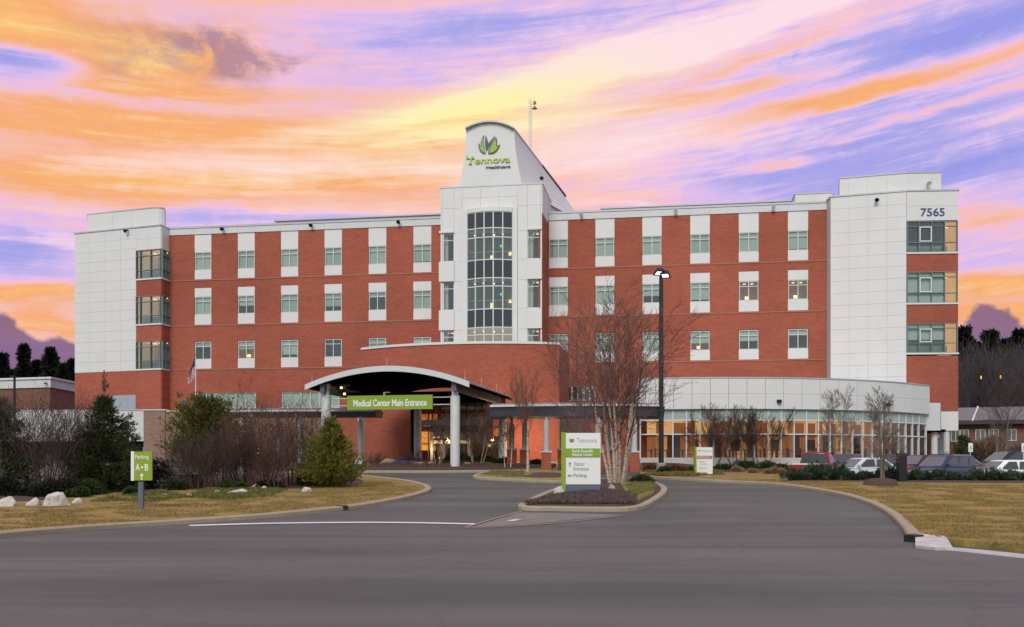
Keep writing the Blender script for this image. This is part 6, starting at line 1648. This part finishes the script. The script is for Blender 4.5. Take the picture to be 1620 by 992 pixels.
# ================================================================== cars
TYRE = mat('tyre_rubber', (.012, .012, .012), .8); RIM = mat('alloy_rim', (.35, .35, .36), .35, metal=.7)
CGL = mat('car_glass', (.035, .045, .05), .04, spec=.9); HL = mat('headlight_glass', (.55, .58, .6), .1); TL = mat('taillight_red', (.35, .02, .02), .2, emit=(.6, .02, .02), estr=.25)
def paint(name, c, metal=.3):
    m = mat(name, c, .38, metal=metal*.5, spec=.4); m.node_tree.nodes['Principled BSDF'].inputs['Coat Weight'].default_value = .25; return m
def car(px, d, head, L, Wd, H, mt, label, style='sedan', z=None):
    q = at(px, d); gz = ground(q.x, q.y) if z is None else z; M0 = Matrix.Translation((q.x, q.y, gz)) @ Matrix.Rotation(R(head), 4, 'Z')
    t = put('parked_car', None, None, M0, label, 'car' if style != 'pickup' else 'pickup truck', 'cars in the parking lot'); t.empty_display_size = .3
    h = Wd/2; l = L/2; belt = H*.62; hood = H*.56
    if style == 'sedan': top = [(-l, .60*H*.8), (-l+.05, hood*.97), (-l+.75, hood*1.10), (-l+1.2, belt), (.9, belt), (l-.95, hood*1.0), (l-.2, hood*.82), (l, .45*H*.8)]; cab = [(-l+.62, .0), (-l+1.35, 1), (-.1, 1.0), (.42, .97), (l-1.12, .0)]; cabx = (-l+.60, l-1.15, -l+1.45, .40)
    elif style == 'suv': top = [(-l, .55*H*.8), (-l+.05, belt*.98), (-l+.5, belt), (.9, belt), (l-.9, hood*1.05), (l-.15, hood*.92), (l, .5*H*.8)]; cabx = (-l+.08, l-1.05, -l+.42, .45)
    elif style == 'hatch': top = [(-l, .55*H*.8), (-l+.05, belt*.96), (-l+.5, belt), (.9, belt), (l-.9, hood*1.05), (l-.15, hood*.9), (l, .48*H*.8)]; cabx = (-l+.10, l-.98, -l+.80, .45)
    else: top = [(-l, .40*H), (-l+.04, .60*H), (-l+.3, .60*H), (.2, .60*H), (.9, .60*H), (l-1.0, .58*H), (l-.12, .54*H), (l, .34*H)]; cabx = (-.65, l-1.45, -.45, .62)
    secs = []
    xs = []
    for a, b in zip(top[:-1], top[1:]):
        for k in range(3): xs.append((a[0]+(b[0]-a[0])*k/3, a[1]+(b[1]-a[1])*k/3))
    xs.append(top[-1]); V = []; Fc = []
    for x, zt in xs:
        e = min(1, (l-abs(x))/.55); wf = .80+.20*math.sin(min(1, e)*math.pi/2)
        zb = .22 + (.10 if e < .5 else 0)
        for y, zz in ((.82, zb), (.97, zb+.08), (1.0, .30+zt*.30), (.985, zt*.80), (.90, zt*.97), (.70, zt), (0, zt+.015)):
            V.append((x, h*wf*y, zz))
        for y, zz in ((.70, zt), (.90, zt*.97), (.985, zt*.80), (1.0, .30+zt*.30), (.97, zb+.08), (.82, zb)):
            V.append((x, -h*wf*y, zz))
    K = 13; n = len(xs)
    for i in range(n-1):
        for k in range(K-1): Fc.append((i*K+k, i*K+k+1, (i+1)*K+k+1, (i+1)*K+k))
        Fc.append((i*K+K-1, i*K, (i+1)*K, (i+1)*K+K-1))
    Fc += [tuple(range(K))[::-1], tuple((n-1)*K+k for k in range(K))]
    put('body', pm(V, Fc, mt, True), t, M0)
    # cabin
    xb0, xb1, xt0, xt1 = cabx; yb, yt = h*.90, h*.70; z0 = (belt if style != 'pickup' else .60*H)-.03; z1 = H
    lv = [(0, z0), (.5, z0+(z1-z0)*.5), (.90, z0+(z1-z0)*.90), (.98, z1-.02), (1.12, z1)]
    V = []
    for s_, z_ in lv:
        s2 = min(1, s_); inset = .12 if s_ > 1 else 0
        x0 = xb0+(xt0-xb0)*s2+inset; x1 = xb1+(xt1-xb1)*s2-inset; y = yb+(yt-yb)*s2-inset*.7; r_ = .12
        V += [(x1, -y+r_, z_), (x1+.02, 0, z_), (x1, y-r_, z_), (x1-r_*1.2, y, z_), ((x0+x1)/2, y+.02, z_), (x0+r_*1.2, y, z_), (x0, y-r_, z_), (x0-.02, 0, z_), (x0, -y+r_, z_), (x0+r_*1.2, -y, z_), ((x0+x1)/2, -y-.02, z_), (x1-r_*1.2, -y, z_)]
    K = 12; Fc = [(i*K+k, i*K+(k+1) % K, (i+1)*K+(k+1) % K, (i+1)*K+k) for i in range(len(lv)-1) for k in range(K)]+[tuple((len(lv)-1)*K+k for k in range(K))]
    put('cabin', pm(V, Fc, mt, True), t, M0)
    def P3(s_, u, v):    # a point proud of the cabin: s_ side, u along (0 rear .. 1 front), v height 0..1
        x0 = xb0+(xt0-xb0)*v; x1 = xb1+(xt1-xb1)*v; y = (yb+(yt-yb)*v)+.028; return (x0+(x1-x0)*u, s_*y, z0+(z1-z0)*v)
    def quad(name, pts, m): put(name, pm(list(pts)+[(p[0]*.995, p[1]*.97, p[2]) for p in pts], [(0, 1, 2, 3), (7, 6, 5, 4), (0, 4, 5, 1), (1, 5, 6, 2), (2, 6, 7, 3), (3, 7, 4, 0)], m), t, M0)
    for s_ in (-1, 1):
        wins = ((.12, .48), (.52, .88)) if style != 'pickup' else ((.15, .85),)
        if style == 'suv': wins = ((.07, .28), (.32, .60), (.64, .90))
        for u0, u1 in wins:
            a, b, c, d_ = P3(s_, u0, .14), P3(s_, u1+.03, .14), P3(s_, u1-.05, .84), P3(s_, u0+.03, .84)
            quad('side_window', (a, b, c, d_) if s_ < 0 else (d_, c, b, a), CGL)
    def scr_(x0, x1, m, nm, sg):
        za, zb_ = .12, .88; p = lambda v, y: ((x0+(x1-x0)*v)+sg*.035, y*((yb+(yt-yb)*v)-.10), z0+(z1-z0)*v)
        q = [p(za, -1), p(za, 1), p(zb_, 1), p(zb_, -1)]
        if sg < 0: q = q[::-1]
        put(nm, pm(q+[(a[0]-sg*.03, a[1], a[2]) for a in q], [(0, 1, 2, 3), (7, 6, 5, 4), (0, 4, 5, 1), (1, 5, 6, 2), (2, 6, 7, 3), (3, 7, 4, 0)], m), t, M0)
    scr_(xb1, xt1, mat('windscreen_glass', (.10, .12, .13), .08, spec=.6), 'windscreen', 1); scr_(xb0, xt0, CGL, 'rear_window', -1)
    for sx in (-1, 1):
        for s_ in (-1, 1):
            xw = sx*(l-.82); r_ = .33 if style in ('sedan', 'hatch') else .38; Mw = M0 @ Matrix.Translation((xw, s_*(h-.10), r_)) @ Matrix.Rotation(R(90), 4, 'X')
            key = ('wheel', r_)
            if key not in _cube:
                mb = MB(); mb.lathe((0, 0, 0), [(r_*.6, -.11), (r_*.96, -.11), (r_, -.07), (r_, .07), (r_*.96, .11), (r_*.6, .11)], 22); a_ = pm(mb.v, mb.f, TYRE)
                mb = MB(); mb.lathe((0, 0, 0), [(r_*.62, -.115), (r_*.62, .115), (.05, .09)], 16)
                mb.lathe((0, 0, 0), [(.05, -.09), (r_*.62, -.116)], 16)
                for k in range(5):
                    t0 = 2*math.pi*k/5; mb.tube((0.04*math.cos(t0), .04*math.sin(t0), .118), (r_*.58*math.cos(t0), r_*.58*math.sin(t0), .118), .03, .02, 5); mb.tube((0.04*math.cos(t0), .04*math.sin(t0), -.118), (r_*.58*math.cos(t0), r_*.58*math.sin(t0), -.118), .03, .02, 5)
                _cube[key] = (a_, pm(mb.v, mb.f, RIM))
                mb = MB(); mb.lathe((0, 0, 0), [(r_*1.18, -.06), (r_*1.18, .06)], 22); _cube[('arch', r_)] = pm(mb.v, mb.f, TYRE)
            w = put('wheel', _cube[key][0], t, Mw); put('rim', _cube[key][1], w, Mw)
            put('wheel_arch', _cube[('arch', r_)], t, M0 @ Matrix.Translation((xw, s_*(h-.055), r_+.02)) @ Matrix.Rotation(R(90), 4, 'X'))
    zl = (hood*.80 if style != 'pickup' else .45*H)
    for s_ in (-1, 1):
        put('headlight', cube(HL), t, M0 @ Matrix.Translation((l-.16, s_*h*.68, zl)) @ Matrix.Rotation(R(-s_*25), 4, 'Z') @ Matrix.Diagonal((.22, .36, .15, 1)))
        put('taillight', cube(TL), t, M0 @ Matrix.Translation((-l+.07, s_*h*.74, belt*.86)) @ Matrix.Rotation(R(s_*15), 4, 'Z') @ Matrix.Diagonal((.12, .26, .20 if style != 'suv' else .4, 1)))
        put('mirror', cube(mt), t, M0 @ Matrix.Translation((xb1-.30, s_*(h*.93+.08), z0+.12)) @ Matrix.Diagonal((.12, .20, .14, 1)))
    put('grille', cube(BLACKM), t, M0 @ Matrix.Translation((l-.03, 0, hood*.62)) @ Matrix.Diagonal((.10, Wd*.5, .16, 1)))
    put('bumper', cube(BLACKM), t, M0 @ Matrix.Translation((-l+.03, 0, .38)) @ Matrix.Diagonal((.10, Wd*.72, .12, 1)))
    if style == 'pickup':
        mb = MB()
        mb.bx(-l+.12, -.75, -h*.80, h*.80, .60*H-.38, .60*H+.012); mb.build('bed_opening', BLACKM, t, M=M0)
        mb = MB(); mb.bx(-l+.03, -.72, h*.82, h*.93, .60*H, .60*H+.07); mb.bx(-l+.03, -.72, -h*.93, -h*.82, .60*H, .60*H+.07); mb.bx(-l+.02, -l+.12, -h*.81, h*.81, .60*H, .60*H+.07)
        mb.build('bed_rail', SIGNW, t, M=M0)
    if style == 'suv':
        mb = MB()
        for s_ in (-1, 1): mb.tube((xt0+.2, s_*yt*.82, H+.05), (xt1-.2, s_*yt*.82, H+.05), .02, .02, 5)
        mb.build('roof_rail', BLACKM, t, M=M0)
    return t
car(1292, 57.5, 58, 5.4, 1.9, 1.78, paint('maroon_paint', (.22, .010, .018)), 'dark red pickup truck seen from behind, left end of the parking row', 'pickup', z=-.90)
car(1343, 61, 60, 4.2, 1.75, 1.55, paint('charcoal_paint', (.05, .055, .065)), 'charcoal hatchback half hidden between pickup and silver sedan', 'hatch', z=-.72)
car(1366, 55.5, 196, 4.7, 1.8, 1.45, paint('silver_paint', (.62, .64, .64), .4), 'silver sedan behind the twin-trunk tree', 'sedan', z=-.90)
car(1402, 62, 78, 4.2, 1.75, 1.52, paint('navy_paint', (.03, .04, .10)), 'navy hatchback with a red tail light left of the black cabinet', 'hatch', z=-.70)
car(1458, 59, 208, 4.5, 1.8, 1.55, paint('dark_maroon_paint', (.06, .015, .025)), 'dark maroon crossover right of the black cabinet', 'hatch', z=-.80)
car(1508, 64, 200, 4.6, 1.8, 1.55, paint('grey_paint', (.30, .31, .33), .5), 'grey car roof behind the blue wagon', 'sedan', z=-.72)
car(1492, 55, 214, 4.7, 1.82, 1.68, paint('blue_paint', (.02, .04, .085)), 'blue station wagon facing the junipers left of the white sedan', 'suv', z=-1.0)
car(1590, 53.5, 190, 4.7, 1.8, 1.45, paint('white_car_paint', (.78, .78, .77), .0), 'white sedan at the right edge behind the junipers', 'sedan', z=-1.04)
car(1598, 63, 195, 5.0, 1.95, 1.85, paint('black_paint', (.015, .018, .025)), 'black van-like vehicle behind the white sedan', 'suv', z=-.78)

# warm lamps that glow under the walkway and in the entrance (lit in the photograph)
def glow(x, y, z, e, parent_name, rad=.12):
    l = bpy.data.lights.new('warm_lamp', 'POINT'); l.energy = e; l.color = (1.0, .62, .28); l.shadow_soft_size = rad
    o = bpy.data.objects.new('warm_lamp', l); col.objects.link(o); o.location = (x, y, z)
for px, d_ in ((812, 80.5), (845, 79.5), (873, 79.5)):
    q = at(px, d_); glow(q.x, q.y, 2.2, 170, None)
q = at(671, 84.2); glow(q.x, q.y, 1.6, 160, None)
q = at(700, 84.6); glow(q.x, q.y, 2.4, 130, None)
q = at(772, 84.0); glow(q.x, q.y, 2.4, 130, None)
